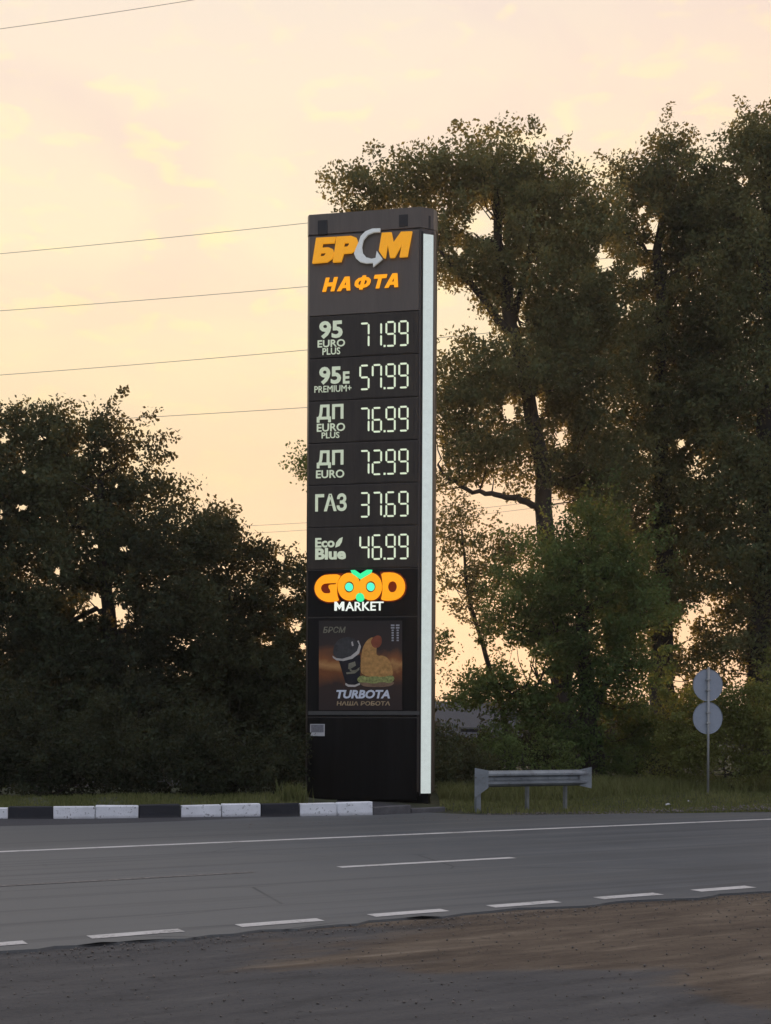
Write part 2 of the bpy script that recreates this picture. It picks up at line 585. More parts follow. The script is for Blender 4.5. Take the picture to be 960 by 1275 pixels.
M_orange = emis('orange_acrylic', (1.0, .43, .022), .52, .52)
M_orange2 = emis('orange_lit_acrylic', (1.0, .385, .010), .80, .5)
M_silver = simple('white_acrylic', (.60, .61, .58), .4, var=.08, scale=8, emit=(.8, .85, .8), es=.22)
M_lett = emis('pale_lit_lettering', (.72, .80, .60), .42, .6)
M_digit = emis('price_digit_leds', (.80, .90, .66), .66, .5)
M_green = emis('green_neon', (.04, .78, .30), .95, .5)
M_teal = emis('teal_neon', (.10, .95, .62), .85, .5)
M_mwhite = emis('white_lit_lettering', (.85, .90, .82), .80, .5)
M_strip = emis('light_strip_diffuser', (.64, .71, .67), .56, .8)

TOPZ = P(383, 268)[1]
PLAN_BODY = [(0.02, 0.02), (FW, 0.02), (FW + .235, .165), (FW + .27, .26), (FW + .24, .62), (.02, .62), (-.03, .55), (-.03, .09)]
CAP0 = P(450, 289)[1]
MB().prism(PLAN_BODY, 0.30, TOPZ - .02).build('housing', M_frame, TW)
MB().prism([(.03, .04), (FW + .18, .17), (FW + .16, .56), (.06, .56)], -.1, .31).build('plinth', M_clad2, TW)

# cap: a band that overhangs the body a little
cap = MB().prism([(.015, -.012), (FW - .005, -.012), (FW + .235, .145), (FW + .28, .26), (FW + .25, .63), (.01, .63), (-.035, .56), (-.035, .08)], CAP0 + .012, TOPZ)
cap.build('cap_band', M_clad, TW)
# dark louvre pockets in the cap
for (x0, y0, x1, y1) in ((396, 275, 408, 292), (497, 268, 508, 282)):
    (a0, z1), (a1, z0) = P(x0, y0), P(x1, y1)
    o = MB().box(a0, a1, -.025, .05, z0, z1, .006).build('lamp_bracket', M_void, TW)

# seams -> panels
seams = [271, 391, 444, 497.5, 550.5, 603, 656, 708.5, 768, 893]


def zc(y): return P(452, y)[1]


def panel(name, y0, y1, mat, prof=.0, parent=TW):
    g = .012
    z1, z0 = zc(y0) - g, zc(y1) + g
    o = MB().box(.03, FW - .03, -.012 - prof, .03, z0, z1, .008).build(name, mat, parent)
    return o


def curve_mesh(loops, ext, grow=0.0):
    """2D polygon loops with holes -> extruded mesh standing in the x/z plane facing -y"""
    cu = bpy.data.curves.new('shape', 'CURVE')
    cu.dimensions = '2D'
    cu.fill_mode = 'BOTH'
    cu.extrude = ext / 2
    cu.offset = grow
    cu.bevel_depth = 0.0
    for lp in loops:
        sp = cu.splines.new('POLY')
        sp.points.add(len(lp) - 1)
        for i, (x, z) in enumerate(lp): sp.points[i].co = (x, z, 0, 1)
        sp.use_cyclic_u = True
    o = bpy.data.objects.new('shape', cu)
    C.objects.link(o)
    dg = bpy.context.evaluated_depsgraph_get()
    me = bpy.data.meshes.new_from_object(o.evaluated_get(dg))
    bpy.data.objects.remove(o)
    bpy.data.curves.remove(cu)
    for v in me.vertices: v.co = Vector((v.co.x, -v.co.z, v.co.y))
    me.update()
    return me


def chaikin(lp, it=2):
    for _ in range(it):
        out = []
        for a, c in zip(lp, lp[1:] + lp[:1]):
            out += [(a[0] * .75 + c[0] * .25, a[1] * .75 + c[1] * .25), (a[0] * .25 + c[0] * .75, a[1] * .25 + c[1] * .75)]
        lp = out
    return lp


def traced(name, loops, ext, y, mat, parent, tf, smooth=0, grow=0.0):
    lps = []
    for lp in loops:
        q = [P(*tf(*p)) for p in lp]
        lps.append(chaikin(q, smooth) if smooth else q)
    me = curve_mesh(lps, ext, grow)
    return link(name, me, mat, parent, (0, y, 0))


def text_mesh(txt, x0, x1, z0, z1, ext, bold=0.0, shear=0.0):
    """letters fitted into a box on the face"""
    cu = bpy.data.curves.new('text', 'FONT')
    cu.body = txt
    cu.size = 1
    cu.offset = bold
    cu.extrude = .01
    cu.shear = shear
    cu.resolution_u = 3
    o = bpy.data.objects.new('text', cu)
    C.objects.link(o)
    dg = bpy.context.evaluated_depsgraph_get()
    me = bpy.data.meshes.new_from_object(o.evaluated_get(dg))
    bpy.data.objects.remove(o)
    bpy.data.curves.remove(cu)
    co = np.empty(len(me.vertices) * 3, dtype=np.float32)
    me.vertices.foreach_get('co', co)
    co = co.reshape(-1, 3)
    mn, mx = co.min(0), co.max(0)
    out = np.empty_like(co)
    out[:, 0] = x0 + (co[:, 0] - mn[0]) / max(1e-6, mx[0] - mn[0]) * (x1 - x0)
    out[:, 2] = z0 + (co[:, 1] - mn[1]) / max(1e-6, mx[1] - mn[1]) * (z1 - z0)
    out[:, 1] = -(co[:, 2] - (mn[2] + mx[2]) / 2) / max(1e-6, mx[2] - mn[2]) * ext
    me.vertices.foreach_set('co', out.ravel())
    me.update()
    return me


def text(name, txt, box, mat, parent, y=-.035, ext=.02, bold=.02, shear=0.0):
    x0, y0, x1, y1 = box
    yc = (y0 + y1) / 2
    a0 = P(x0, yc)[0]
    a1 = P(x1, yc)[0]
    xm = (x0 + x1) / 2
    return link(name, text_mesh(txt, a0, a1, P(xm, y1)[1], P(xm, y0)[1], ext, bold, shear), mat, parent, (0, y, 0))


# brand panel
lg = panel('brand_panel', 290, 391, M_clad)
t1 = lambda x, y: (370 + x / 5.333, 240 + y / 5.333)
LETY = -.065
traced('letter', [[(133, 310), (262, 303), (252, 342), (176, 346), (170, 376), (215, 373), (243, 385), (250, 410), (238, 445), (205, 468), (107, 477)],
                  [(163, 408), (190, 406), (196, 416), (185, 430), (158, 434)]], .06, LETY, M_orange, lg, t1)
traced('letter', [[(268, 303), (365, 297), (400, 310), (411, 342), (400, 385), (365, 408), (315, 412), (298, 466), (243, 470)],
                  [(320, 342), (345, 340), (351, 354), (340, 368), (314, 370)]], .06, LETY, M_orange, lg, t1)
traced('letter', [[(568, 277), (632, 273), (645, 340), (695, 270), (768, 267), (737, 432), (685, 436), (702, 348), (652, 438), (622, 440), (606, 352), (592, 442), (578, 440), (548, 395)]],
       .06, LETY, M_orange, lg, t1)
traced('arrow_emblem', [[(558, 248), (505, 250), (460, 268), (428, 300), (413, 345), (395, 385), (384, 415), (396, 445), (425, 470), (465, 479), (510, 476), (511, 503), (573, 450), (535, 398),
                         (527, 444), (500, 450), (465, 440), (442, 412), (436, 372), (446, 325), (475, 290), (515, 273), (556, 271)]],
       .05, LETY - .012, M_silver, lg, t1)
T_ = .30
GLY = {
    'Н': [[(0, 0), (T_, 0), (T_, .38), (1 - T_, .38), (1 - T_, 0), (1, 0), (1, 1), (1 - T_, 1), (1 - T_, .63), (T_, .63), (T_, 1), (0, 1)]],
    'А': [[(0, 0), (.28, 0), (.35, .20), (.65, .20), (.72, 0), (1, 0), (.68, 1), (.32, 1)], [(.41, .40), (.50, .70), (.59, .40)]],
    'Т': [[(.36, 0), (.64, 0), (.64, .74), (1, .74), (1, 1), (0, 1), (0, .74), (.36, .74)]],
    'Ф': [[(.39, 0), (.61, 0), (.61, .12), (.82, .17), (.97, .32), (1, .5), (.97, .68), (.82, .83), (.61, .88), (.61, 1), (.39, 1), (.39, .88), (.18, .83), (.03, .68), (0, .5), (.03, .32), (.18, .17), (.39, .12)],
          [(.26, .36), (.39, .32), (.39, .68), (.26, .64), (.22, .5)], [(.61, .32), (.74, .36), (.78, .5), (.74, .64), (.61, .68)]]}
for ch, x, y, wv, hv in (('Н', 222, 614, 78, 92), ('А', 324, 609, 88, 92), ('Ф', 438, 601, 104, 92), ('Т', 548, 594, 82, 90), ('А', 640, 587, 90, 92)):
    lp = [[(x + (u - .5) * wv + (v_ - .5) * 24, y - (v_ - .5) * hv - (u - .5) * wv * .07) for u, v_ in q] for q in GLY[ch]]
    traced('letter', lp, .03, -.045, M_orange2, lg, t1)

# six price rows
SEG = {'0': 'abcdef', '1': 'bc', '2': 'abged', '3': 'abgcd', '4': 'fgbc', '5': 'afgcd', '6': 'afgedc', '7': 'abc', 'n': 'fabc', '9': 'abfgcd', '8': 'abcdefg'}


def digit(ch, x0, x1, z0, z1, parent):
    W, H = x1 - x0, z1 - z0
    t = .033
    zm = (z0 + z1) / 2
    gap = .014
    b = MB()

    def seg(p, q):
        p, q = Vector((p[0], 0, p[1])), Vector((q[0], 0, q[1]))
        d = (q - p).normalized()
        n = Vector((-d.z, 0, d.x)) * t / 2
        p, q = p + d * gap, q - d * gap
        pts = [p, p + d * t * .45 + n, q - d * t * .45 + n, q, q - d * t * .45 - n, p + d * t * .45 - n]
        lo = [b.bm.verts.new(v + Vector((0, .008, 0))) for v in pts]
        hi = [b.bm.verts.new(v + Vector((0, -.012, 0))) for v in pts]
        b.bm.faces.new(hi)
        for i in range(6): b.bm.faces.new((lo[i], lo[(i + 1) % 6], hi[(i + 1) % 6], hi[i]))
    A = {'a': ((x0, z1), (x1, z1)), 'b': ((x1, z1), (x1, zm)), 'c': ((x1, zm), (x1, z0)), 'd': ((x0, z0), (x1, z0)),
         'e': ((x0, zm), (x0, z0)), 'f': ((x0, z1), (x0, zm)), 'g': ((x0, zm), (x1, zm))}
    for q in SEG[ch]: seg(*A[q])
    return b.build('digit', M_digit, parent, (0, -.03, 0))


rows = [('71.99', [('95', (398, 400, 427, 422), .03), ('EURO', (396, 423.5, 430, 432.5), .015), ('PLUS', (402, 433.5, 424, 442), .01)]),
        ('5n.99', [('95', (398, 457, 425, 479), .03), ('E', (427.5, 463, 435.5, 478), .03), ('PREMIUM+', (392, 480.5, 438, 488.5), .0)]),
        ('76.99', [('ДП', (395, 504, 428, 526), .03), ('EURO', (395, 527.5, 430, 537.5), .015), ('PLUS', (401, 538.5, 423, 546), .01)]),
        ('72.99', [('ДП', (395, 561, 428, 583), .03), ('EURO', (394, 585.5, 429, 595.5), .015)]),
        ('37.69', [('ГАЗ', (393, 615, 432, 637), .03)]),
        ('46.99', [('Eco', (393, 670, 417, 682), .03), ('Blue', (393, 682.5, 431, 697), .04)])]
for i, (price, names) in enumerate(rows):
    y0, y1 = seams[1 + i], seams[2 + i]
    pn = panel('price_panel', y0, y1, M_row)
    # thin raised frame round the display window
    z1, z0 = zc(y0 + 3), zc(y1 - 2)
    xa, xb = P(442, y0)[0], P(515, y0)[0]
    MB().box(xa, xb, -.020, -.013, z0, z1, .002).build('display_window', M_void if False else M_row, pn)
    for txt, bx, bd in names:
        text('lettering', txt, bx, M_lett, pn, -.030, .02, bd)
    yt = (402.0 if i == 0 else y0 + 10.5)
    yb = yt + 29.5
    ztop, zbot = P(479, yt)[1], P(479, yb)[1]
    cells = [(449, 459.5), (464.5, 475), (481.5, 492), (497.5, 508)]
    ds = price.replace('.', '')
    for ch, (c0, c1) in zip(ds, cells):
        digit(ch, P(c0, yt)[0], P(c1, yt)[0], zbot, ztop, pn)
    xd = P(479.2, yb)[0]
    MB().box(xd - .020, xd + .020, -.042, -.02, zbot - .018, zbot + .024, .006).build('decimal_point', M_digit, pn)
    if i == 5:
        traced('leaf_emblem', [[(418, 682), (419, 676), (423, 671), (427, 669), (426, 675), (423, 680)]], .02, -.03, M_lett, pn, lambda x, y: (x, y))

# market panel
mk = panel('market_panel', seams[7], seams[8], M_clad2)
t2 = lambda x, y: (385 + x / 7.385, 700 + y / 7.385)


def ell(cx, cy, rx, ry, n=28, a0=0.0): return [(cx + rx * math.cos(a0 + 2 * math.pi * i / n), cy + ry * math.sin(a0 + 2 * math.pi * i / n)) for i in range(n)]


GY = -.075
M_red = emis('red_glow_halo', (.70, .075, .004), .10, .12)
for lp in ([(300, 116), (165, 119), (118, 138), (76, 182), (57, 240), (72, 302), (112, 346), (168, 369), (248, 366), (282, 352), (268, 320), (268, 165)],
           ell(375, 230, 103, 126), ell(573, 228, 103, 126), [(668, 102), (775, 98), (835, 118), (876, 165), (890, 228), (876, 290), (835, 336), (775, 356), (690, 356), (668, 345)]):
    cxm, cym = sum(p[0] for p in lp) / len(lp), sum(p[1] for p in lp) / len(lp)
    traced('glow_halo_plate', [[(cxm + (x - cxm) * 1.11, cym + (y - cym) * 1.085) for x, y in lp]], .024, -.030, M_red, mk, t2)  # oversized dim red plates added to imitate the reddish glow round the letters
traced('letter', [[(300, 116), (165, 119), (118, 138), (76, 182), (57, 240), (72, 302), (112, 346), (168, 369), (248, 366), (282, 352), (268, 320), (262, 280), (262, 220), (275, 165)],
                  [(112, 240), (124, 212), (150, 198), (262, 193), (258, 209), (190, 211), (187, 240), (205, 262), (205, 290), (150, 292), (122, 270)]], .06, GY, M_orange2, mk, t2, 1)
traced('letter', [ell(375, 230, 103, 126), ell(375, 232, 46, 52)], .06, GY - .004, M_orange2, mk, t2)
traced('letter', [ell(573, 228, 103, 126), ell(573, 230, 46, 52)], .06, GY - .008, M_orange2, mk, t2)
traced('letter', [[(668, 102), (775, 98), (835, 118), (876, 165), (890, 228), (876, 290), (835, 336), (775, 356), (690, 356), (668, 345), (680, 300), (684, 228), (680, 160)], ell(772, 230, 42, 52)], .06, GY, M_orange2, mk, t2, 1)
traced('beak_chevron', [[(392, 80), (432, 78), (480, 112), (540, 76), (588, 76), (578, 108), (482, 165), (402, 108)]], .05, GY - .018, M_green, mk, t2)
traced('eye_disc', [ell(375, 232, 34, 38)], .05, GY - .004, M_teal, mk, t2)
traced('eye_disc', [ell(573, 230, 34, 38)], .05, GY - .004, M_teal, mk, t2)
traced('chin_disc', [ell(478, 328, 38, 40)], .05, GY - .018, M_green, mk, t2)
a, c = t2(243, 368), t2(692, 450)
text('lettering', 'ARKET', (a[0] + 13.5, a[1], c[0], c[1]), M_mwhite, mk, -.10, .03, .012)
traced('lettering', [[(a[0] + u * 12, c[1] - v_ * (c[1] - a[1])) for u, v_ in ((0, 0), (.24, 0), (.24, .55), (.5, .12), (.76, .55), (.76, 0), (1, 0), (1, 1), (.76, 1), (.5, .56), (.24, 1), (0, 1))]], .03, -.10, M_mwhite, mk, lambda x, y: (x, y))


# poster case
def poster_mat(kk):
    v = kk.n('ShaderNodeTexCoord').outputs['Object']
    sp = kk.n('ShaderNodeSeparateXYZ', {0: v})
    n = kk.noise(v, 1.6, 4, .6, .8)
    zz = kk.math('ADD', sp.outputs[2], kk.math('MULTIPLY', kk.math('SUBTRACT', n, .5), .5))
    c = kk.ramp(mr(kk, zz, 1.85, 3.8), [(0, (.040, .030, .028)), (.30, (.05, .035, .030)), (.42, (.20, .075, .030)), (.50, (.46, .24, .09)), (.56, (.26, .10, .04)), (.68, (.050, .038, .034)), (1, (.035, .032, .030))])
    return principled(kk, c, .45, 0, .08)


pc = panel('poster_case', seams[8], seams[9], M_clad2)
t3 = lambda x, y: (385 + x / 7.68, 765 + y / 7.68)


def rect3(x0, y0, x1, y1): return [(x0, y0), (x1, y0), (x1, y1), (x0, y1)]


PSY = -.016
traced('poster', [rect3(95, 60, 890, 915)], .006, PSY, material('poster_print', poster_mat), pc, t3)
traced('sill_trim', [rect3(-5, 925, 1055, 960)], .03, -.02, simple('grey_trim', (.05, .05, .045), .5), pc, t3)
M_cup = simple('print_dark_cup', (.022, .022, .026), .35, var=.2, spec=.08)
M_lid = simple('print_lid', (.055, .055, .055), .3, var=.3, spec=.08)
M_rim = simple('print_rim', (.50, .47, .42), .4, var=.1, spec=.08)
M_bread = simple('print_bread', (.46, .25, .085), .4, var=.25, scale=12, spec=.08)
M_tom = simple('print_sausage', (.26, .08, .045), .4, var=.2, spec=.08)
M_salad = simple('print_salad', (.26, .28, .10), .4, var=.45, scale=20, spec=.08)
M_bun = simple('print_bun_base', (.22, .14, .09), .4, var=.25, spec=.08)
M_grey = simple('print_grey_lettering', (.22, .21, .15), .4, var=.2, spec=.08)
M_tw = simple('print_white_lettering', (.62, .66, .72), .4, var=.1, spec=.08)
M_to = simple('print_tan_lettering', (.36, .27, .16), .4, var=.2, spec=.08)
y_ = PSY - .005
traced('cup_print', [[(285, 440), (490, 385), (500, 500), (478, 660), (440, 685), (380, 685), (352, 665)]], .003, y_, M_cup, pc, t3)
traced('cup_lid_print', [chaikin([(228, 360), (250, 270), (320, 220), (400, 215), (470, 260), (492, 320), (470, 380), (380, 425), (290, 430), (240, 400)])], .003, y_ - .004, M_lid, pc, t3)
traced('lid_rim_print', [[(226, 395), (260, 418), (320, 425), (400, 400), (460, 350), (480, 290), (462, 255), (475, 250), (498, 310), (480, 375), (415, 425), (330, 446), (265, 440), (230, 415)]], .003, y_ - .008, M_rim, pc, t3)
traced('lid_glint_print', [[(405, 265), (418, 258), (428, 300), (412, 305)]], .003, y_ - .008, M_rim, pc, t3)
traced('cup_foot_print', [[(350, 655), (380, 672), (440, 674), (484, 655), (490, 672), (440, 694), (375, 692), (348, 675)]], .003, y_ - .004, M_rim, pc, t3)
traced('cup_logo_print', [[(380, 470), (440, 450), (450, 490), (400, 520), (390, 540), (450, 530), (485, 505), (480, 530), (440, 565), (360, 572), (355, 555), (425, 548), (375, 520)]], .003, y_ - .004, M_grey, pc, t3)
traced('sandwich_print', [chaikin([(500, 400), (515, 310), (560, 240), (620, 210), (650, 300), (640, 400), (720, 390), (780, 450), (805, 560), (790, 600), (480, 600)])], .003, y_, M_bread, pc, t3)
traced('sausage_print', [chaikin([(585, 250), (640, 200), (690, 205), (700, 270), (670, 320), (610, 320)])], .003, y_ - .004, M_tom, pc, t3)
traced('bun_base_print', [chaikin([(480, 640), (800, 640), (820, 660), (760, 695), (540, 695), (490, 670)])], .003, y_, M_bun, pc, t3)
traced('salad_print', [chaikin([(455, 620), (500, 580), (560, 600), (620, 590), (700, 600), (800, 580), (822, 620), (780, 660), (700, 645), (620, 665), (540, 650), (480, 655)], 1)], .003, y_ - .005, M_salad, pc, t3)
for s_, bx, m_, bd, sh in (('TURBOTA', (262, 722, 775, 805), M_tw, .04, .2), ('НАША РОБОТА', (265, 830, 775, 872), M_to, .03, .1), ('БРСМ', (135, 118, 352, 178), M_grey, .015, .2)):
    a, c = t3(bx[0], bx[1]), t3(bx[2], bx[3])
    text('poster_lettering', s_, (a[0], a[1], c[0], c[1]), m_, pc, y_ - .003, .003, bd, sh)
b = MB()
for cx in (800, 848):
    for j in range(7):
        wq = 34 if j < 2 else 20
        (a0, z1), (a1, z0) = P(*t3(cx - wq / 2, 98 + j * 24)), P(*t3(cx + wq / 2, 112 + j * 24))
        b.box(a0, a1, -.001, .001, z0, z1)
b.build('poster_icon_marks', simple('print_pale_marks', (.35, .36, .38), .5), pc, (0, y_ - .002, 0))

# plain lower cladding with notice plate
lw = panel('lower_cladding', 893, 996, M_clad2)
(a0, z1), (a1, z0) = P(386.5, 901.5), P(404.5, 916.5)
nt_ = MB().box(a0, a1, -.022, -.012, z0, z1, .002).build('notice_plate', simple('plate_white', (.45, .45, .45), .5), TW)
MB().box(a0 + .02, a1 - .02, -.0245, -.0225, z0 + .075, z1 - .012).build('notice_print', simple('plate_grey_print', (.16, .16, .175), .5, var=.3, scale=40), nt_)

# white light strip on the chamfered corner
ca, cb = Vector((FW, .02, 0)), Vector((FW + .235, .165, 0))
cd = (cb - ca).normalized()
cn = Vector((cd.y, -cd.x, 0))


def on_chamfer(u0, u1, d0, d1, z0, z1, name, mat, parent=TW):
    pts = [ca + cd * u0 + cn * d1, ca + cd * u1 + cn * d1, ca + cd * u1 + cn * d0, ca + cd * u0 + cn * d0]
    return MB().prism([(p.x, p.y) for p in pts], z0, z1).build(name, mat, parent)


zt, zb = P(521, 291)[1], P(521, 988)[1]
on_chamfer(.045, .255, -.01, .035, zb, zt, 'light_strip', M_strip)
on_chamfer(.018, .040, -.01, .028, zb - .05, zt + .05, 'strip_channel', M_void)
on_chamfer(.258, .272, -.01, .045, zb - .05, zt + .05, 'strip_channel', M_frame)
on_chamfer(.08, .20, .0, .02, zt + .12, zt + .38, 'lamp_bracket', M_void)

# ------------------------------------------------------------------ crash barrier stub


def galv(kk):
    v = kk.n('ShaderNodeTexCoord').outputs['Object']
    n1, n2 = kk.noise(v, 2.5, 5, .6), kk.noise(v, 18.0, 5, .7)
    c = kk.mix(mr(kk, n1, .35, .68), (.17, .19, .20, 1), (.29, .32, .33, 1))
    c = kk.mix(mr(kk, n2, .60, .68, 0, .8), c, (.10, .065, .045, 1))
    c = kk.mix(mr(kk, kk.noise(v, 5.0, 3), .58, .70, 0, .5), c, (.10, .10, .10, 1))
    return principled(kk, c, .46, .45, .5, bump(kk, kk.math('ADD', n1, kk.math('MULTIPLY', n2, .2)), .5, .03))


M_galv = material('galvanised_steel', galv)
g0, g1 = ground(596, 1011), ground(728, 1007.5)
gz = .0
dx = g1 - g0
GL = Vector((dx.x, dx.y, 0)).length
GR = empty('crash_barrier', (g0.x, g0.y, 0), math.atan2(dx.y, dx.x))
tag(GR, 'short galvanised steel crash barrier on posts beside the price tower', 'crash barrier')
kz = g0.y / F


def wbeam(x0, x1, zc_, half=.155, flat=1.0, yoff=0.0):
    """corrugated W profile swept along x"""
    prof = [(-1.0, .0), (-.86, .045), (-.62, .075), (-.40, .075), (-.15, .0), (.15, .0), (.40, .075), (.62, .075), (.86, .045), (1.0, .0)]
    b = MB()
    ra, rb = [], []
    for (h, d) in prof:
        ra.append((x0, yoff - d * flat, zc_ + h * half))
        rb.append((x1, yoff - d * flat, zc_ + h * half))
    t = .006
    for i in range(len(prof) - 1):
        for off in (0, t):
            q = [ra[i], rb[i], rb[i + 1], ra[i + 1]]
            q = [(p[0], p[1] + off, p[2]) for p in q]
            f = b.bm.faces.new([b.bm.verts.new(p) for p in q])
    bmesh.ops.remove_doubles(b.bm, verts=b.bm.verts, dist=.0005)
    return b


bz = (1011 - 970) * kz
half = 10.3 * kz
wbeam(.10, GL + .02, bz, half).build('beam', M_galv, GR)
# splayed end plates
for (xa, xb, w0, w1, kx) in ((-.10, .16, 2.25, 1.05, 0), (GL - .14, GL + .10, 1.0, 1.35, 1)):
    b = MB()
    for yy in (-.03, -.02):
        zl0 = bz - half * (w0 if kx == 0 else w0)
        zl1 = bz + half * min(w0, 1.35)
        zr0, zr1 = bz - half * w1, bz + half * min(w1, 1.35)
        ps = [(xa, yy, zl0), (xb, yy - .06, zr0), (xb, yy - .06, zr1), (xa, yy, zl1)]
        b.bm.faces.new([b.bm.verts.new(p) for p in ps])
    vs = list(b.bm.verts)
    for i in range(4): b.bm.faces.new((vs[i], vs[(i + 1) % 4], vs[4 + (i + 1) % 4], vs[4 + i]))
    b.build('end_plate', M_galv, GR)
b = MB()
for i in range(2):
    b.box(.0 + i * .0, .02, -.1, -.03, bz + half * .7, bz + half * 1.3)
    break
b.bm.free()
M_post = simple('weathered_post_steel', (.15, .16, .15), .6, metal=.3, var=.2)
for px, w_ in ((597, .06), (657, .032), (705, .030)):
    u = (px - 596) / 132 * GL
    MB().box(u - w_, u + w_ * .6, .01, .10, -.15, bz + half * .6, .006).build('post', M_galv if w_ > .05 else M_post, GR)
for u in (.35, .95, 1.55, GL - .35):
    MB().tube([(u, -.015, bz), (u, .0, bz)], .018, 8).build('bolt', M_galv, GR)

# ------------------------------------------------------------------ twin round signs seen from behind
M_signback = simple('sign_back_metal', (.30, .34, .39), .5, metal=.25, var=.06, scale=2, bmp=.05)
M_pole = simple('sign_pole_metal', (.30, .31, .30), .5, metal=.3, var=.12, scale=5)
sg = ground(881.5, 994)
kz = sg.y / F
SG = empty('road_sign', (sg.x, sg.y, ground_h(sg.x, sg.y)), R(6))
tag(SG, 'two round road signs one above the other on a thin metal pole, seen from behind', 'road sign')
zb0 = -SG.location.z
tophgt = EYE + (905 - 829) * kz
MB().tube([(0, 0, -.3), (0, 0, tophgt + zb0)], .027, 12).build('pole', M_pole, SG)
for yy in (851, 892):
    zc_ = EYE + (905 - yy) * kz + zb0
    rr = 19.0 * kz
    b = MB()
    nseg = 48
    prof = [(rr - .006, -.024), (rr + .004, -.030), (rr + .004, .0 - .052), (rr - .006, -.052)]
    b = MB()
    c0 = [b.bm.verts.new((rr * .97 * math.cos(2 * math.pi * i / nseg), .045, zc_ + rr * .97 * 1.06 * math.sin(2 * math.pi * i / nseg))) for i in range(nseg)]
    c1 = [b.bm.verts.new((rr * math.cos(2 * math.pi * i / nseg), .030, zc_ + rr * 1.06 * math.sin(2 * math.pi * i / nseg))) for i in range(nseg)]
    c2 = [b.bm.verts.new((rr * math.cos(2 * math.pi * i / nseg), .060, zc_ + rr * 1.06 * math.sin(2 * math.pi * i / nseg))) for i in range(nseg)]
    b.bm.faces.new(c0[::-1])
    b.bm.faces.new(c2)
    for i in range(nseg):
        j = (i + 1) % nseg
        b.bm.faces.new((c0[i], c0[j], c1[j], c1[i]))
        b.bm.faces.new((c1[i], c1[j], c2[j], c2[i]))
    dk = b.build('sign_disc', M_signback, SG)
    for dz in (-.12, .12):
        MB().box(-.05, .05, -.031, .044, zc_ + dz - .018, zc_ + dz + .018, .004).build('clamp', M_pole, dk)

# ------------------------------------------------------------------ power lines
M_wire = simple('power_wire', (.26, .25, .24), .5)
wd = Vector((-.972, .236, 0))


def wire(xa, ya, xb, yb, label, Z0=52.0, rad=.011):
    """wire through two sight points at one end depth, running on both ways with a slight sag"""
    A = at(xa, ya, Z0)
    # second point on the vertical plane through A along wd
    r = ray(xb, yb)
    nrm = Vector((wd.y, -wd.x, 0))
    t = A.dot(nrm) / r.dot(nrm)
    B = Vector((r.x * t, t, EYE + r.z * t))
    D = B - A
    pts = []
    for i in range(60):
        f = -3 + 7 * i / 59
        p = A + D * f
        p.z += .10 * ((f - .5) ** 2 - .25)
        pts.append(p)
    o = MB().tube(pts, rad, 5).build('power_line', M_wire)
    org = pts[0].copy()
    for v in o.data.vertices: v.co -= org
    o.location = org
    tag(o, label, 'power line', 'overhead power lines')


wire(0, 36, 240, 0, 'thin power line high in the sky, crossing the top left corner')
wire(0, 316, 380, 278, 'thin power line running in to the tower just below its top edge')
wire(0, 387, 380, 357, 'thin power line running in to the tower level with the small orange word')
wire(0, 467, 380, 436, 'thin power line running in to the tower level with the first price row')
wire(0, 529, 380, 507.5, 'thin power line just over the top of the left tree')
wire(240, 657, 380, 651, 'faint power line low over the left tree, upper of a close pair', 70, .010)
wire(240, 667, 380, 660, 'faint power line low over the left tree, lower of a close pair', 72, .010)


# ------------------------------------------------------------------ vegetation
def leaf_material(name, cols, trans=(.30, .22, .04), tf=.35):
    def bld(kk):
        a = kk.n('ShaderNodeAttribute', attribute_name='tone', attribute_type='GEOMETRY').outputs['Fac']
        c = kk.ramp(a, [(i / (len(cols) - 1), q) for i, q in enumerate(cols)])
        d = kk.n('ShaderNodeBsdfPrincipled', {'Base Color': c, 'Roughness': .7, 'Specular IOR Level': .15}).outputs[0]
        t = kk.n('ShaderNodeBsdfTranslucent', {'Color': kk.mix(.6, c, (*trans, 1))}).outputs[0]
        return kk.n('ShaderNodeMixShader', {0: tf, 1: d, 2: t}).outputs[0]
    return material(name, bld)


L_pop = leaf_material('poplar_leaves', [(000.040, 000.068, 000.035), (000.072, 000.108, 000.052), (000.103, 000.139, 000.064), (000.155, 000.171, 000.072)], (.34, .23, .05), .42)
L_dark = leaf_material('dark_leaves', [(000.020, 000.031, 000.020), (000.033, 000.050, 000.026), (000.048, 000.067, 000.033), (000.065, 000.079, 000.036)], (.24, .17, .04), .30)
L_lite = leaf_material('light_leaves', [(0.044, 0.084, 0.029), (0.070, 0.123, 0.039), (0.103, 0.158, 0.049), (0.140, 0.194, 0.061)], (.26, .24, .05), .35)
L_bush = leaf_material('bush_leaves', [(00.057, 00.079, 00.026), (00.094, 00.122, 00.035), (00.136, 00.159, 00.046), (00.186, 00.194, 00.060)], (.28, .26, .05), .35)
L_grass = leaf_material('grass_blades', [(0.069, 0.090, 0.028), (0.104, 0.123, 0.041), (0.160, 0.171, 0.063), (0.236, 0.231, 0.101)], (.25, .22, .07), .25)
L_under = leaf_material('undergrowth_leaves', [(.012, .020, .012), (.020, .030, .016), (.028, .038, .020), (.036, .044, .022)], (.16, .13, .03), .25)
M_bark = simple('tree_bark', (.032, .026, .020), .9, var=.3, scale=4, bmp=.8)


def noise3(p, seed):
    """cheap smooth value noise"""
    r = np.random.default_rng(seed)
    out = np.zeros(len(p))
    for _ in range(7):
        kv = r.normal(0, 1, 3)
        out += np.sin(p @ kv + r.uniform(0, 6.28))
    return out / 7


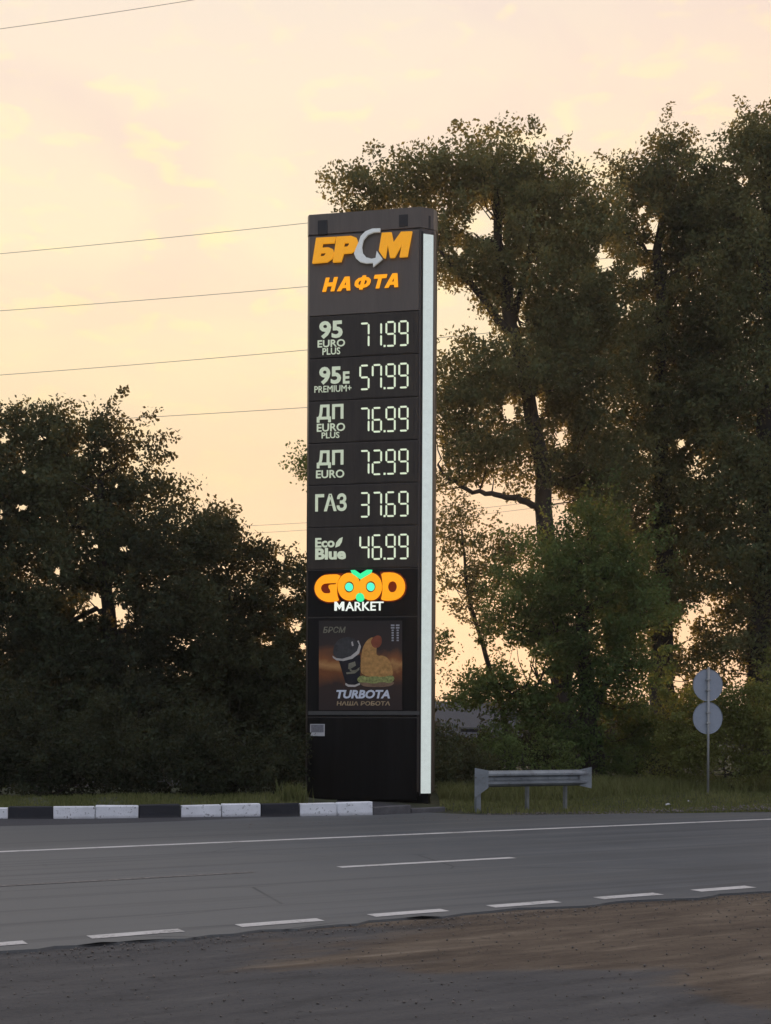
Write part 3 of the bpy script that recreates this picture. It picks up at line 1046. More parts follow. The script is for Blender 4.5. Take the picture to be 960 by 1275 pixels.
def leaves(clumps, per, sig, size, seed, tone_jit=.16, droop=0.0, csig=None, cdir=None):
    size = size * (LSZ if size < .2 else 1)
    per = int(per * (1.75 if size < .2 else 1))
    """leaf rhombi scattered round clump centres"""
    r = np.random.default_rng(seed)
    n = len(clumps)
    cc = np.repeat(clumps, per, axis=0)
    sg_ = np.repeat(r.uniform(.55, 1.35, n) * sig * (1 if csig is None else csig), per)[:, None]
    off = r.normal(0, 1, (n * per, 3))
    ln = np.linalg.norm(off, axis=1)[:, None]
    off = off * np.minimum(1, 1.9 / ln) * sg_ * np.array([1, 1, .72])
    p = cc + off
    if cdir is not None:
        u = r.uniform(-.35, 1.0, n * per)[:, None]
        dd = np.repeat(cdir, per, axis=0)
        ln2 = np.linalg.norm(dd, axis=1)[:, None]
        p = cc + off * np.where(ln2 > .01, 1.0 - .45 * u, 1.0) + dd * u
    p[:, 2] -= droop * (off[:, 0] ** 2 + off[:, 1] ** 2)
    m = len(p)
    d = r.normal(0, 1, (m, 3))
    d /= np.linalg.norm(d, axis=1)[:, None]
    e = np.cross(d, r.normal(0, 1, (m, 3)))
    e /= np.linalg.norm(e, axis=1)[:, None]
    s = (r.uniform(.55, 1.3, m) * size)[:, None]
    v = np.stack([p - d * s, p + e * s * .55, p + d * s, p - e * s * .55], 1).reshape(-1, 3)
    tone = np.repeat(np.clip(.45 + .85 * noise3(clumps * .9, seed + 5), .02, .98), per) + r.normal(0, tone_jit, m)
    return v, np.arange(m * 4), np.clip(tone, 0, 1), p


DENS = 5.2
LSZ = .74
NLEAF = [0]


def px_of(p):
    x = p[:, 0] / p[:, 1]
    z = (p[:, 2] - EYE) / p[:, 1]
    c, s_ = math.cos(ROLL), math.sin(ROLL)
    return PX + F * (x * c + z * s_), HY - F * (-x * s_ + z * c)


def make_tree(name, label, cat, trunk, lobes, mat, seed, per=60, sig=.34, size=.085, dens=1.0, gaps=(), group=None,
              limbs=(), r0=.3, twigs=True, droop=0.0, thr=-.42, stem='trunk', crown='crown'):
    """trunk: list of (px, py, Z) with the first on the ground; lobes: (px, py, Z, rx_px, rz_px, depth_m)
    gaps: (px, py, rx, ry) openings of the crown, carried through its depth"""
    r = np.random.default_rng(seed)
    tp = [at(*q) for q in trunk]
    base = Vector((tp[0].x, tp[0].y, ground_h(tp[0].x, tp[0].y) - .05))
    tp[0] = base.copy()
    T = empty(name, base)
    group = group or {'poplar_tree': 'tall poplars behind the road verge', 'walnut_tree': 'dark trees left of the tower'}.get(name)
    tag(T, label, cat, group)
    cl = []
    cs = []
    cd_ = []
    lobe_c = []
    for (px, py, Z, rx, rz, dep) in lobes:
        c = np.array(at(px, py, Z))
        ax, az = rx * 1.10 * Z / F, rz * 1.08 * Z / F
        lobe_c.append(Vector(c))
        n = int(dens * DENS * 5.0 * ax * az * (dep ** .6) / (sig * sig * 9.0)) + 4
        q = r.normal(0, 1, (n, 3))
        q /= np.linalg.norm(q, axis=1)[:, None]
        rad = r.uniform(0, 1, n) ** .42
        q = q * rad[:, None] * (1 + .16 * r.normal(0, 1, n)[:, None])
        out_ = r.uniform(0, 1, n) < .20
        q = q * np.where(out_, r.uniform(1.0, 1.20, n), 1)[:, None]
        qr = np.linalg.norm(q, axis=1)
        cs.append(np.interp(qr, [0, .75, 1.0, 1.25], [1.15, 1.0, .70, .52]))
        cdv = q / np.maximum(qr, .01)[:, None] + r.normal(0, .35, (n, 3)) + np.array([0, 0, .25])
        cd_.append(cdv * np.where((qr > .86) & (r.uniform(0, 1, n) < .8), r.uniform(.25, 1.0, n) * sig * 2.3, 0.0)[:, None])
        cl.append(c + q * np.array([ax, dep, az]))
    cl = np.concatenate(cl)
    cs = np.concatenate(cs)
    cdr = np.concatenate(cd_)
    keep = noise3(cl * 1.1, seed + 9) > thr
    cl, cs, cdr = cl[keep], cs[keep], cdr[keep]
    keep = cl[:, 2] > .25
    cl, cs, cdr = cl[keep], cs[keep], cdr[keep]
    gx, gy = px_of(cl)
    m = np.ones(len(cl), bool)
    for (ga, gb, gr, gs) in gaps:
        m &= (((gx - ga) / gr) ** 2 + ((gy - gb) / gs) ** 2) > r.uniform(.45, 1.25, len(cl))
    cl, cs, cdr = cl[m], cs[m], cdr[m]
    v, f, tone, pc_ = leaves(cl, per, sig, size, seed + 1, droop=droop, csig=cs, cdir=cdr)
    if gaps:
        gx, gy = px_of(pc_)
        m = np.ones(len(pc_), bool)
        for (ga, gb, gr, gs) in gaps:
            m &= (((gx - ga) / gr) ** 2 + ((gy - gb) / gs) ** 2) > r.uniform(.15, .95, len(pc_))
        v = v.reshape(-1, 4, 3)[m].reshape(-1, 3)
        tone = tone[m]
        f = np.arange(len(v))
    NLEAF[0] += len(f) // 4
    v = v - np.array(base)
    link(crown, mesh_np(crown, v, f, 4, tone), mat, T)
    # wood
    b = MB()
    tl = [Vector(p) - base for p in tp]
    n = len(tl)
    rad = [r0 * (1.35 if i == 0 else 1 - .75 * i / (n - 1)) for i in range(n)]

    def wob(pts, amt, sub=4):
        out = []
        for a, c in zip(pts, pts[1:]):
            for j in range(sub):
                p = a.lerp(c, j / sub)
                if not (a is pts[0] and j == 0): p += Vector(r.normal(0, amt, 3))
                out.append(p)
        out.append(pts[-1].copy())
        return out
    path = wob(tl, r0 * .16)
    rr = np.interp(np.linspace(0, n - 1, len(path)), range(n), rad)
    b.tube(path, list(rr), 9)
    nodes = [(p, q) for p, q in zip(path, rr)]
    for lm in limbs:
        pts = wob([Vector(at(*q)) - base for q in lm[:-1]], .03, 4)
        ra = np.linspace(lm[-1], lm[-1] * .3, len(pts))
        b.tube(pts, list(ra), 7)
        nodes += [(p, q) for p, q in zip(pts, ra)]
    for lc in lobe_c:
        L = lc - base
        cand = [nd for nd in nodes if nd[0].z < L.z + .3] or nodes
        nd = min(cand, key=lambda q: (q[0] - L).length)
        if (nd[0] - L).length < .3: continue
        mid = nd[0].lerp(L, .5) + Vector((0, 0, -.10 * (nd[0] - L).length))
        pts = wob([nd[0].copy(), mid, L], .05 + .02 * (nd[0] - L).length, 4)
        r1 = min(nd[1] * .6, .03 + .022 * (nd[0] - L).length)
        ra = np.linspace(r1, r1 * .3, len(pts))
        b.tube(pts, list(ra), 6)
        nodes += [(p, q) for p, q in zip(pts[1:], ra[1:])]
    b.build(stem, M_bark, T)
    if twigs:
        b = MB()
        NP = np.array([list(q[0]) for q in nodes])
        sel = cl[r.uniform(0, 1, len(cl)) < min(1, 420 / len(cl))] - np.array(base)
        for q in sel:
            i = int(np.argmin(((NP - q) ** 2).sum(1) + (NP[:, 2] > q[2]) * 1.0))
            a, c = Vector(NP[i]), Vector(q)
            if (a - c).length > 4.5: continue
            mid = a.lerp(c, .5) + Vector(r.normal(0, .08, 3)) + Vector((0, 0, -.06))
            w0 = min(.03, nodes[i][1] * .6)
            b.tube([a, mid, c], [w0, w0 * .6, .007], 4, cap=False)
        b.build('twigs', M_bark, T)['kind'] = 'stuff'
    return T


# --- tall poplars on the right
make_tree('poplar_tree', 'tall broad poplar right behind the price tower, its crown spreading over the tower top', 'tree',
          [(712, 955, 37), (700, 860, 37), (684, 700, 37), (672, 560, 37), (640, 420, 37), (620, 300, 37), (615, 210, 37)],
          [(605, 205, 37, 50, 46, 1.6), (560, 235, 37, 55, 42, 1.6), (500, 230, 37, 52, 38, 1.4), (450, 240, 37, 44, 30, 1.2), (650, 235, 37, 62, 50, 1.8), (700, 265, 37, 55, 52, 1.8),
           (590, 290, 37, 60, 40, 1.6), (560, 330, 37, 40, 45, 1.3), (650, 320, 37, 70, 60, 2.0), (715, 350, 37, 55, 60, 2.0), (600, 360, 37.5, 40, 30, 1.2),
           (665, 400, 37, 60, 40, 1.6), (600, 460, 36.5, 60, 42, 1.5), (560, 500, 36.5, 40, 50, 1.4), (650, 490, 37, 70, 55, 1.8), (580, 560, 36.5, 50, 35, 1.4), (640, 570, 37, 60, 40, 1.5),
           (720, 460, 37.5, 60, 60, 1.8), (720, 560, 37.5, 55, 60, 1.8), (735, 285, 37, 30, 34, 1.3), (690, 430, 38, 40, 60, 1.6), (700, 520, 38, 36, 50, 1.6), (740, 600, 38, 50, 50, 1.6), (752, 400, 37.5, 36, 50, 1.5), (555, 590, 36.5, 26, 30, 1.0)],
          L_pop, 21, per=58, sig=.33, size=.085, dens=1.0, r0=.36,
          gaps=[(566, 385, 34, 38), (603, 265 + 5, 16, 12), (600, 283, 30, 16), (622, 300, 10, 14), (634, 512, 10, 20), (665, 506, 14, 24), (700, 545, 12, 22), (600, 640, 55, 38), (552, 430, 16, 10), (755, 320, 16, 22), (546, 570, 8, 24), (697, 635, 15, 16), (684, 655, 10, 24), (640, 400, 22, 10), (600, 410, 14, 14), (573, 312, 8, 10)],
          limbs=[((640, 420, 37), (600, 370, 36.8), (560, 325, 36.6), (545, 310, 36.5), .13), ((636, 410, 37), (650, 350, 37), (660, 300, 37), .13), ((632, 410, 37), (625, 370, 37), (628, 330, 37), .11),
                 ((680, 655, 37), (668, 632, 36.8), (645, 619, 36.6), (618, 616, 36.4), (590, 612, 36.2), (560, 598, 36), (545, 578, 36), .12)])
make_tree('poplar_tree', 'tall dark poplar in the middle of the right hand row with a ragged pointed top', 'tree',
          [(830, 955, 41), (826, 800, 41), (822, 600, 41), (820, 400, 41), (826, 230, 41)],
          [(828, 205, 41, 34, 34, 1.4), (790, 235, 41, 36, 40, 1.4), (765, 280, 41, 28, 36, 1.2), (770, 345, 41, 34, 40, 1.3), (850, 250, 41, 55, 50, 1.8), (805, 290, 41, 50, 50, 1.6), (870, 320, 41, 60, 60, 2), (885, 260, 40.5, 36, 50, 1.6), (890, 420, 40.5, 40, 60, 1.8), (880, 520, 40.5, 40, 60, 1.8), (800, 370, 41.5, 46, 46, 1.5), (780, 440, 41, 55, 50, 1.8), (850, 420, 41, 70, 60, 2),
           (790, 530, 41, 70, 60, 2), (860, 530, 41, 70, 70, 2), (800, 630, 41, 66, 60, 2), (870, 650, 41, 66, 70, 2), (840, 750, 41, 50, 60, 1.6), (790, 750, 41, 40, 60, 1.6), (850, 830, 41, 46, 40, 1.4)],
          L_pop, 33, per=60, sig=.36, size=.09, dens=1.0, r0=.42,
          gaps=[(745, 320, 12, 20), (800, 262, 9, 9), (815, 283, 10, 20), (820, 310, 9, 13), (790, 340, 20, 12), (808, 308, 12, 7), (752, 275, 12, 9), (757, 330, 12, 20), (768, 362, 6, 9), (849, 552, 8, 8), (868, 580, 14, 12), (880, 750, 10, 18), (862, 765, 12, 14), (853, 790, 10, 24), (845, 850, 10, 16), (822, 820, 8, 20), (775, 382, 14, 9), (868, 570, 9, 7)])
make_tree('poplar_tree', 'tall dense poplar at the right edge, the highest treetop in view', 'tree',
          [(945, 960, 39), (948, 800, 39), (950, 600, 39), (955, 400, 39), (955, 200, 39)],
          [(948, 175, 39, 26, 38, 1.4), (915, 205, 39, 40, 36, 1.5), (985, 200, 39, 50, 60, 1.8), (930, 260, 39, 60, 60, 2), (1000, 320, 39, 60, 80, 2), (930, 360, 39, 60, 66, 2), (925, 470, 39, 60, 70, 2), (990, 460, 39, 60, 80, 2),
           (920, 590, 39, 60, 70, 2), (990, 600, 39, 60, 80, 2), (920, 700, 39, 56, 60, 2), (980, 740, 39, 60, 80, 2), (925, 800, 39, 50, 50, 1.6)],
          L_pop, 45, per=60, sig=.36, size=.088, dens=1.05, r0=.45, gaps=[(955, 482, 5, 6), (960, 532, 5, 6), (925, 225, 10, 10), (897, 640, 6, 5), (905, 205, 8, 6)])
# --- lighter round tree in front of them
make_tree('willow_tree', 'lower mid green leafy tree standing in front of the tall poplars, above the crash barrier', 'tree',
          [(737, 958, 33), (735, 900, 33), (730, 820, 33), (722, 740, 33), (720, 680, 33)],
          [(738, 662, 33, 40, 40, 1.1), (700, 695, 33, 52, 40, 1.3), (770, 700, 33, 46, 46, 1.3), (660, 735, 33, 56, 42, 1.3), (725, 745, 33, 62, 50, 1.5), (790, 760, 33, 44, 50, 1.3), (640, 780, 33, 42, 30, 1.0), (700, 800, 33, 56, 42, 1.4),
           (762, 820, 33, 56, 46, 1.4), (720, 865, 33, 44, 36, 1.2), (775, 880, 33, 34, 30, 1.1), (620, 850, 33, 50, 30, 1.0), (660, 880, 33.5, 40, 34, 1.0), (590, 865, 33.5, 30, 20, .8), (738, 925, 32.7, 26, 26, .5), (712, 915, 32.7, 22, 22, .5), (800, 900, 33.5, 26, 24, .8)],
          L_lite, 57, per=60, sig=.27, size=.070, dens=1.05, r0=.30, droop=.12, gaps=[(646, 815, 22, 14), (622, 800, 9, 16), (700, 868, 12, 12), (815, 870, 12, 22), (817, 800, 8, 22), (600, 820, 18, 18), (690, 848, 9, 7)],
          limbs=[((737, 880, 33), (770, 830, 33), (800, 770, 33), .08)])
make_tree('young_tree', 'thin crooked tree between the tower and the leafy tree, sky showing through it', 'tree',
          [(640, 955, 35), (625, 880, 35), (600, 800, 35), (580, 720, 35), (575, 660, 35)],
          [(560, 672, 35, 28, 26, 1), (600, 690, 35, 34, 26, 1), (560, 715, 35, 26, 24, 1), (595, 735, 35, 30, 22, 1), (565, 755, 35, 26, 16, .8), (610, 770, 35, 26, 14, .8), (570, 640, 35, 26, 14, .8), (600, 845, 35, 34, 14, .8), (640, 700, 35, 34, 30, 1)],
          L_pop, 61, per=40, sig=.26, size=.07, dens=.8, r0=.10, gaps=[(575, 700, 10, 10), (565, 740, 12, 8), (548, 770, 14, 26)])
# leafy branch left of the tower
make_tree('young_tree', 'slim tree mostly hidden behind the price tower, one leafy sprig showing left of it', 'tree',
          [(470, 985, 34), (462, 850, 34), (450, 700, 34), (440, 600, 34)],
          [(372, 578, 34, 16, 18, .5), (400, 590, 34, 26, 20, .7), (440, 580, 34, 30, 40, .8), (450, 660, 34, 30, 50, .8), (440, 760, 34, 40, 60, 1), (545, 800, 34, 12, 24, .6)],
          L_lite, 63, per=26, sig=.20, size=.07, dens=.9, r0=.10)

# --- left hand trees
make_tree('walnut_tree', 'big dark broad tree filling the left side behind the kerb', 'tree',
          [(150, 1000, 31), (146, 930, 31), (140, 820, 31), (130, 700, 31), (125, 600, 31)],
          [(20, 520, 31, 36, 16, .7), (70, 520, 31, 26, 14, .7), (122, 522, 31, 26, 12, .7), (20, 560, 31, 50, 34, 1.3), (80, 560, 31, 44, 30, 1.3), (150, 555, 31, 42, 24, 1.2), (60, 610, 31, 70, 40, 2), (140, 610, 31, 60, 44, 2),
           (205, 620, 31, 36, 26, 1.2), (0, 640, 31, 60, 60, 2), (100, 690, 31, 90, 60, 2.3), (200, 680, 31, 60, 46, 2), (255, 660, 31, 30, 22, 1), (30, 760, 31, 80, 70, 2.3), (130, 810, 31, 80, 60, 2.3), (220, 770, 31, 70, 70, 2.3),
           (60, 870, 31, 90, 60, 2.3), (170, 890, 31, 90, 60, 2.3), (60, 940, 29, 80, 34, 1.5), (170, 945, 29, 70, 30, 1.5), (-60, 700, 31, 60, 160, 2.3)],
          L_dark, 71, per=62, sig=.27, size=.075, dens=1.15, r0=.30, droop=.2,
          gaps=[(120, 752, 18, 16), (98, 770, 10, 8), (148, 764, 14, 12), (155, 684, 9, 7), (72, 712, 6, 10), (28, 632, 12, 7), (130, 702, 5, 5), (0, 640, 7, 12), (145, 605, 5, 5), (30, 588, 5, 4), (185, 617, 4, 5), (120, 680, 6, 5), (52, 545, 10, 5), (130, 560, 9, 5), (5, 548, 10, 6)])
make_tree('walnut_tree', 'dark tree sloping down to the tower from the big left hand tree', 'tree',
          [(300, 1000, 33), (298, 930, 33), (290, 830, 33), (285, 740, 33)],
          [(262, 650, 33, 26, 20, .9), (285, 678, 33, 36, 24, 1.2), (325, 705, 33, 34, 20, 1.1), (365, 722, 33, 24, 20, .9), (260, 720, 33, 50, 46, 1.6), (320, 755, 33, 50, 40, 1.6), (375, 775, 33, 30, 50, 1.2), (290, 830, 33, 70, 56, 2), (355, 850, 33, 50, 60, 2),
           (250, 900, 33, 60, 60, 2), (330, 930, 33, 80, 56, 2), (400, 900, 33, 40, 80, 1.6)],
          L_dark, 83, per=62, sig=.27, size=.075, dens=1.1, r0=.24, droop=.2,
          gaps=[(278, 703, 10, 7), (370, 780, 8, 12), (355, 735, 10, 8), (335, 801, 14, 4), (377, 805, 7, 6), (286, 744, 7, 5), (350, 695, 8, 8), (322, 945, 9, 6)])
make_tree('walnut_tree', 'dark tree low behind the other left hand trees, closing the gap under their crowns', 'tree',
          [(200, 990, 40), (200, 930, 40), (200, 850, 40)],
          [(20, 880, 40, 90, 60, 2), (130, 900, 40, 90, 60, 2), (240, 890, 40, 90, 60, 2), (340, 900, 40, 80, 70, 2), (440, 900, 40, 60, 60, 2), (60, 820, 40, 60, 30, 2), (300, 840, 40, 60, 30, 1.6)],
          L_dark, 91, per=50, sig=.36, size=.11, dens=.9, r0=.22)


# --- shrubs
def shrub(name, label, px, py, Z, lobes, mat, seed, **kw):
    return make_tree(name, label, 'shrub', [(px, py, Z), (px + 3, py - 20, Z), (px, py - 45, Z)], lobes, mat, seed, stem='stems', crown='foliage', r0=.05, **kw)


shrub('shrub', 'big yellow green bush behind the twin round signs', 900, 985, 31.5,
      [(850, 900, 31.5, 40, 40, .9), (895, 880, 31.8, 36, 30, .9), (930, 895, 31.5, 36, 44, .9), (970, 890, 31.5, 40, 50, 1), (860, 940, 31.2, 46, 34, .9), (930, 945, 31, 50, 34, .9), (820, 950, 31.5, 30, 26, .7), (980, 950, 31, 40, 34, .9)],
      L_bush, 101, per=60, sig=.20, size=.055, dens=.95)
shrub('shrub', 'dark green bush right beside the foot of the price tower', 565, 1000, 30,
      [(556, 940, 30, 28, 40, .8), (590, 950, 30.5, 26, 26, .7), (550, 975, 29.5, 26, 28, .7), (600, 978, 30, 26, 20, .6)], L_dark, 103, per=60, sig=.19, size=.055, dens=1.0)
shrub('shrub', 'low loose bush behind the middle of the crash barrier', 650, 985, 32,
      [(640, 945, 32, 40, 24, .8), (690, 950, 32, 30, 22, .8), (615, 925, 33, 24, 22, .7)], L_lite, 105, per=50, sig=.20, size=.055, dens=.8)
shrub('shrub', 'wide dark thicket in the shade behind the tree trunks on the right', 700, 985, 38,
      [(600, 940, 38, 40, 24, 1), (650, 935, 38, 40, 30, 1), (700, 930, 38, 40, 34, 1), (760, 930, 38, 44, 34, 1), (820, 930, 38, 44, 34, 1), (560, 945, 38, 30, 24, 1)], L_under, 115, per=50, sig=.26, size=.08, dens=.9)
shrub('shrub', 'low bush in the shade between the trunk and the twin round signs', 790, 985, 33,
      [(770, 950, 33, 30, 22, .8), (800, 930, 33.5, 26, 36, .8), (750, 960, 33, 20, 16, .6)], L_lite, 107, per=50, sig=.20, size=.055, dens=.9)
shrub('shrub', 'small bright green bush at the left edge of the photo by the kerb', -2, 990, 26.5,
      [(-6, 965, 26.5, 12, 20, .3), (-14, 980, 26.5, 16, 18, .3)], L_bush, 109, per=50, sig=.11, size=.035, dens=.9, twigs=False)
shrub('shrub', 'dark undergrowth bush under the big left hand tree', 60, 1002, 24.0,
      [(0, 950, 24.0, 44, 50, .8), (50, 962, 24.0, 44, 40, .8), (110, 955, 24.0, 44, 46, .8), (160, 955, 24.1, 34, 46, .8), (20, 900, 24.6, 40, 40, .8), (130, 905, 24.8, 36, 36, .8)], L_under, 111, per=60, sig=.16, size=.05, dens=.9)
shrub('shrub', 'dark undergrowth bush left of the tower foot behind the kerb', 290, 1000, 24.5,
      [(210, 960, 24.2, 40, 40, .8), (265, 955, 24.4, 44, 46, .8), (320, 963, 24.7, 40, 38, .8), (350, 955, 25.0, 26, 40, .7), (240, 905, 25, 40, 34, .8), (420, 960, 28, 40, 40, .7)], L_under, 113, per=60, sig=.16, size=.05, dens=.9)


# --- grass
def grass(name, label, spots, n, h0, h1, seed, wid=.010, bend=.35):
    """spots: function(rng, n) -> (m,2) world xy ; height field by ground_h"""
    r = np.random.default_rng(seed)
    xy = spots(r, n)
    m = len(xy)
    if name != 'island_grass' and name != 'weed_tuft':
        gpx = PX + F * xy[:, 0] / xy[:, 1]
        gs, gn_ = xy @ np.array([U.x, U.y]), xy @ np.array([N.x, N.y])
        xy = xy[(gpx > 548) & (gn_ > np.array([shoulder(q) for q in gs]) + .55 + .35 * np.sin(gs * 2.3) * np.sin(gs * .9))]
        m = len(xy)
    gh = np.array([gnd(x, y) for x, y in xy])
    patch = noise3(np.column_stack([xy * 1.3, np.zeros(m)]), seed) * .5 + .5
    h = r.uniform(h0, h1, m) * (.45 + .9 * patch)
    ang = r.uniform(0, 2 * np.pi, m)
    wv = np.stack([np.cos(ang), np.sin(ang), np.zeros(m)], 1) * wid
    ba = r.uniform(0, 2 * np.pi, m)
    bd = np.stack([np.cos(ba), np.sin(ba), np.zeros(m)], 1) * (h * bend * r.uniform(.1, 1, m))[:, None]
    p = np.column_stack([xy, gh - .01])
    up = np.zeros((m, 3))
    up[:, 2] = h
    a, b_ = p - wv, p + wv
    c, d = p + bd * .35 + up * .6 + wv * .7, p + bd * .35 + up * .6 - wv * .7
    e = p + bd + up
    v = np.stack([a, b_, c, d, e], 1).reshape(-1, 3)
    i = np.arange(m) * 5
    f = np.stack([i, i + 1, i + 2, i, i + 2, i + 3, i + 3, i + 2, i + 4], 1).reshape(-1)
    tone = np.repeat(np.clip(.2 + .5 * patch + r.normal(0, .16, m), 0, 1), 3)
    o = link(name, mesh_np(name, v, f, 3, tone), L_grass)
    tag(o, label, 'grass', kind='stuff')
    return o


def gnd(x, y):
    # kerb island or verge
    px = PX + F * x / max(y, .1)
    if px < 520:
        k0 = kerb_pt(px)
        dy = y - (k0.y + .165)
        if 0 <= dy < 5: return .18 + (.10 * min(1, dy / 1.2) if px < 350 else -.03)
    return ground_h(x, y)


def strip(px0, px1, y0, y1):
    def f(r, n):
        px = r.uniform(px0, px1, n)
        Z = r.uniform(y0, y1, n)
        x = (px - PX) / F * Z
        return np.column_stack([x, Z])
    return f


def island_spots(px0, px1, d0, d1):
    def f(r, n):
        px = r.uniform(px0, px1, n)
        yk = np.array([kerb_pt(q).y for q in px]) + .17
        Z = yk + r.uniform(d0, d1, n)
        return np.column_stack([(px - PX) / F * Z, Z])
    return f


def verge_spots(s0, s1, n0, n1, pw=1.0):
    def f(r, n):
        s = r.uniform(s0, s1, n)
        q = n0 + (n1 - n0) * r.uniform(0, 1, n) ** pw + .15 * np.sin(s * 1.9)
        return np.column_stack([U.x * s + N.x * q, U.y * s + N.y * q])
    return f


grass('island_grass', 'short ragged grass along the top of the painted kerb', island_spots(-180, 372, .0, 1.6), 14000, .03, .12, 201)
grass('verge_grass', 'low grass on the verge past the road, around the barrier posts', verge_spots(11, 34, 18.4, 23.5), 42000, .03, .11, 203, .012)
grass('tall_grass', 'tall pale grass and weeds in front of the bushes on the right', verge_spots(14, 34, 22.0, 25.5, .6), 24000, .16, .50, 205, .0065, .95)
grass('tall_grass', 'tall dry grass behind the crash barrier', verge_spots(9.5, 15.5, 22.5, 25.5), 9000, .14, .42, 207, .0065, .95)
grass('weed_tuft', 'tuft of tall weeds behind the kerb just left of the tower', lambda r, n: np.column_stack([r.normal(-1.72, .11, n), r.normal(23.8, .10, n)]), 420, .25, .52, 209, .010, .5)


# white umbels among the weeds by the sign pole
b = MB()
r_ = random.Random(5)
for i in range(34):
    c = at(r_.uniform(868, 935), r_.uniform(955, 978), 29.2)
    for j in range(4):
        q = c + Vector((r_.gauss(0, .03), r_.gauss(0, .03), r_.gauss(0, .012)))
        s_ = .012
        b.poly([q + Vector((-s_, 0, 0)), q + Vector((0, -s_, s_ * .4)), q + Vector((s_, 0, 0)), q + Vector((0, s_, s_ * .4))])
o = b.build('weed_flowers', simple('weed_flower', (.30, .30, .20), .8))
tag(o, 'small pale flower heads among the weeds by the sign pole', 'flowers', kind='stuff')

# ------------------------------------------------------------------ far treeline past the houses; unseen one added behind camera to darken reflections
def far_wood(name, label, x0, x1, yf, h, n, seed, size):
    r = np.random.default_rng(seed)
    nc = n // 40
    x = r.uniform(x0, x1, nc)
    hh = h * (.75 + .25 * np.sin(x * .05 + seed) * np.sin(x * .13) + .12 * np.sin(x * .41))
    z = hh * r.uniform(.02, 1, nc) ** .8
    cl = np.column_stack([x, yf + r.uniform(-6, 6, nc), z])
    v, f, tone, _ = leaves(cl, 40, 1.3, size, seed)
    o = link(name, mesh_np(name, v, f, 4, tone), L_dark)
    tag(o, label, 'trees', kind='stuff')


far_wood('far_wood', 'dark far wood along the horizon behind the other trees', -110, 110, 130, 4.5, 50000, 401, .42)
far_wood('far_wood', 'unseen dark wood added behind the photographer for the tower panels to reflect', -130, 130, -70, 12, 50000, 403, .5)

# ------------------------------------------------------------------ shed behind the bushes
M_roof = simple('roof_sheet', (.05, .05, .055), .7, var=.12, scale=1.5, bmp=.2)
M_wall = simple('shed_render', (.16, .14, .12), .85, var=.12, scale=2)
hz = 62.0
hx0, hx1 = at(470, 905, hz).x, at(640, 905, hz).x
rz_ = EYE + (905 - 873) / F * (hz + 2)
ez = rz_ - 1.5
SH = empty('shed', ((hx0 + hx1) / 2, hz + 2, 0))
tag(SH, 'low house with a dark grey pitched roof, behind the trees right of the tower', 'house')
hw = (hx1 - hx0) / 2
b = MB()
b.box(-hw, hw, -2.6, 2.6, -.1, ez)
b.build('wall', M_wall, SH)
for sg_ in (-1, 1):
    ym = -sg_ * 0
    nsh = 12
    for i in range(nsh):       # overlapping roof sheets
        x0, x1 = -hw - .3 + (2 * hw + .6) * i / nsh, -hw - .3 + (2 * hw + .6) * (i + 1) / nsh
        b = MB()
        off = .012 * (i % 2)
        a = [(x0, 0, rz_ + off), (x1 + .02, 0, rz_ + off), (x1 + .02, sg_ * 3.1, ez - .25 + off), (x0, sg_ * 3.1, ez - .25 + off)]
        lo = [b.bm.verts.new((p[0], p[1], p[2] - .05)) for p in a]
        hi = [b.bm.verts.new(p) for p in a]
        b.bm.faces.new(hi)
        b.bm.faces.new(lo[::-1])
        for j in range(4): b.bm.faces.new((lo[j], lo[(j + 1) % 4], hi[(j + 1) % 4], hi[j]))
        b.build('roof_sheet', M_roof, SH)
for sx in (-1, 1):
    b = MB()
    b.poly([(sx * hw, -2.6, ez), (sx * hw, 2.6, ez), (sx * hw, 0, rz_ - .06)])
    b.build('gable', M_wall, SH)
MB().box(-1.2, -.3, -2.66, -2.58, 0, 1.9).build('door', simple('shed_door', (.10, .07, .05), .7), SH)
win = MB().box(.6, 1.6, -2.66, -2.58, .9, 1.6).build('window', simple('window_frame', (.10, .10, .09), .6), SH)
MB().box(.68, 1.52, -2.68, -2.665, .98, 1.52).build('pane', simple('window_glass', (.02, .02, .025), .1), win)

# ------------------------------------------------------------------ small things on the ground
M_litter = simple('litter_paper', (.42, .42, .41), .7)
for (px, py, s_, lab) in ((858, 998, .035, 'scrap of white litter in the verge left of the sign pole'), (832, 1003, .06, 'flattened pale wrapper at the road edge right of the barrier')):
    p = ground(px, py, .03)
    b = MB()
    r_ = random.Random(px)
    vs = [b.bm.verts.new((s_ * math.cos(a) * r_.uniform(.7, 1.3), s_ * .7 * math.sin(a) * r_.uniform(.7, 1.3), r_.uniform(0, s_ * .6))) for a in [i * math.pi / 3.5 for i in range(7)]]
    c = b.bm.verts.new((0, 0, s_ * .9))
    for i in range(7): b.bm.faces.new((vs[i], vs[(i + 1) % 7], c))
    o = b.build('litter', M_litter, None, p)
    tag(o, lab, 'litter')

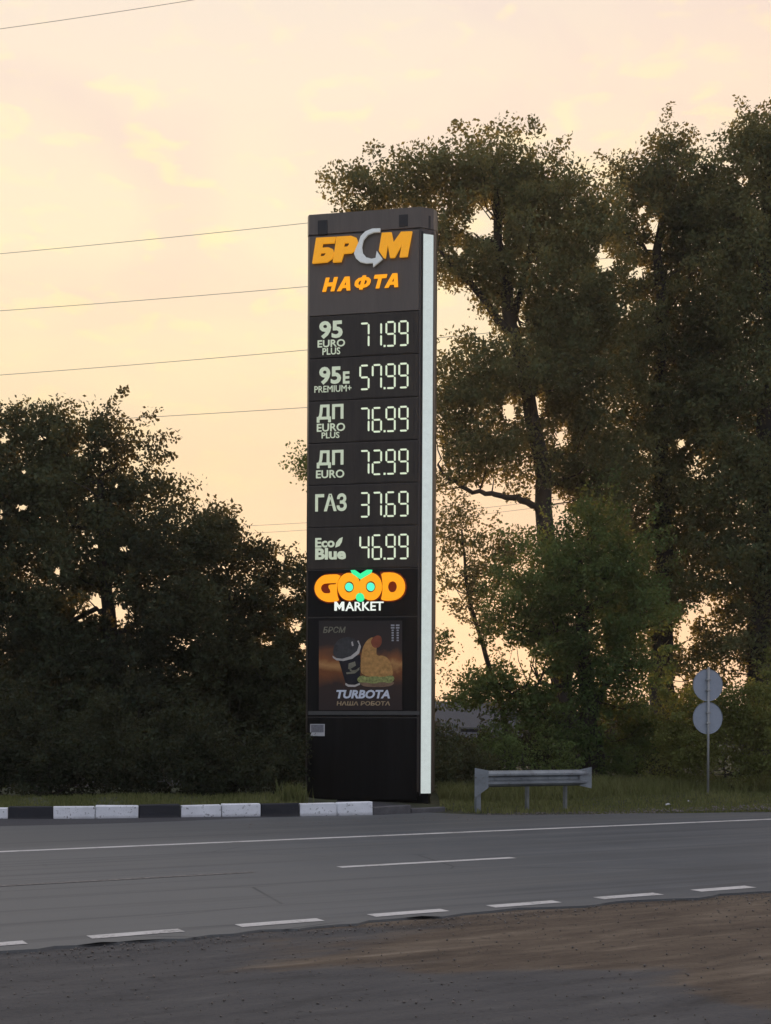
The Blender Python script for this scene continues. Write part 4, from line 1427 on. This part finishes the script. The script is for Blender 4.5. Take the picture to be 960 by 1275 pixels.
# loose stones on the near earth and at the far road edge
M_stone = simple('pebble_stone', (.13, .115, .10), .85, var=.3, scale=20)


def pebbles(name, label, n, fn, seed, s0, s1):
    r = np.random.default_rng(seed)
    base = np.array([(1, 0, 0), (-.5, .87, 0), (-.5, -.87, 0), (.1, .1, .75), (0, 0, -.6)])
    fc = np.array([0, 1, 3, 1, 2, 3, 2, 0, 3, 1, 0, 4, 2, 1, 4, 0, 2, 4])
    xy = fn(r, n)
    s = (s0 + (s1 - s0) * r.uniform(0, 1, n) ** 4)[:, None, None]
    v = base[None] * s * r.uniform(.6, 1.4, (n, 1, 3))
    a = r.uniform(0, 6.28, n)
    ca_, sa_ = np.cos(a)[:, None], np.sin(a)[:, None]
    x, y = v[:, :, 0] * ca_ - v[:, :, 1] * sa_, v[:, :, 0] * sa_ + v[:, :, 1] * ca_
    v = np.stack([x + xy[:, :1], y + xy[:, 1:], v[:, :, 2] - .012], -1).reshape(-1, 3)
    f = (fc[None] + (np.arange(n) * 5)[:, None]).reshape(-1)
    o = link(name, mesh_np(name, v, f, 3), M_stone)
    tag(o, label, 'gravel', kind='stuff')


pebbles('gravel', 'fine loose gravel scattered over the brown earth by the camera', 9000, verge_spots(-3, 16, 3.5, 9.15), 301, .004, .014)
pebbles('edge_gravel', 'crumbled stones along the broken near edge of the asphalt', 5000, verge_spots(-3, 18, 8.7, 9.36, .5), 305, .004, .016)
pebbles('roadside_gravel', 'loose gravel along the far edge of the road', 5000, verge_spots(8, 30, 18.7, 19.9), 303, .008, .035)



# ------------------------------------------------------------------ thin evening haze, added to lift dark tree tones as a lens veil would
hm = bpy.data.materials.new('haze_air')
hm.use_nodes = True
hm.node_tree.nodes.clear()
hk = NT(hm.node_tree)
ho = hk.n('ShaderNodeOutputMaterial')
hv = hk.n('ShaderNodeVolumePrincipled', {'Color': (1.0, .96, .90, 1), 'Density': .00045, 'Anisotropy': .45})
hm.node_tree.links.new(hv.outputs[0], ho.inputs['Volume'])
hb = MB().box(-160, 160, -90, 160, -1.2, 36).build('haze', hm)
tag(hb, kind='stuff')
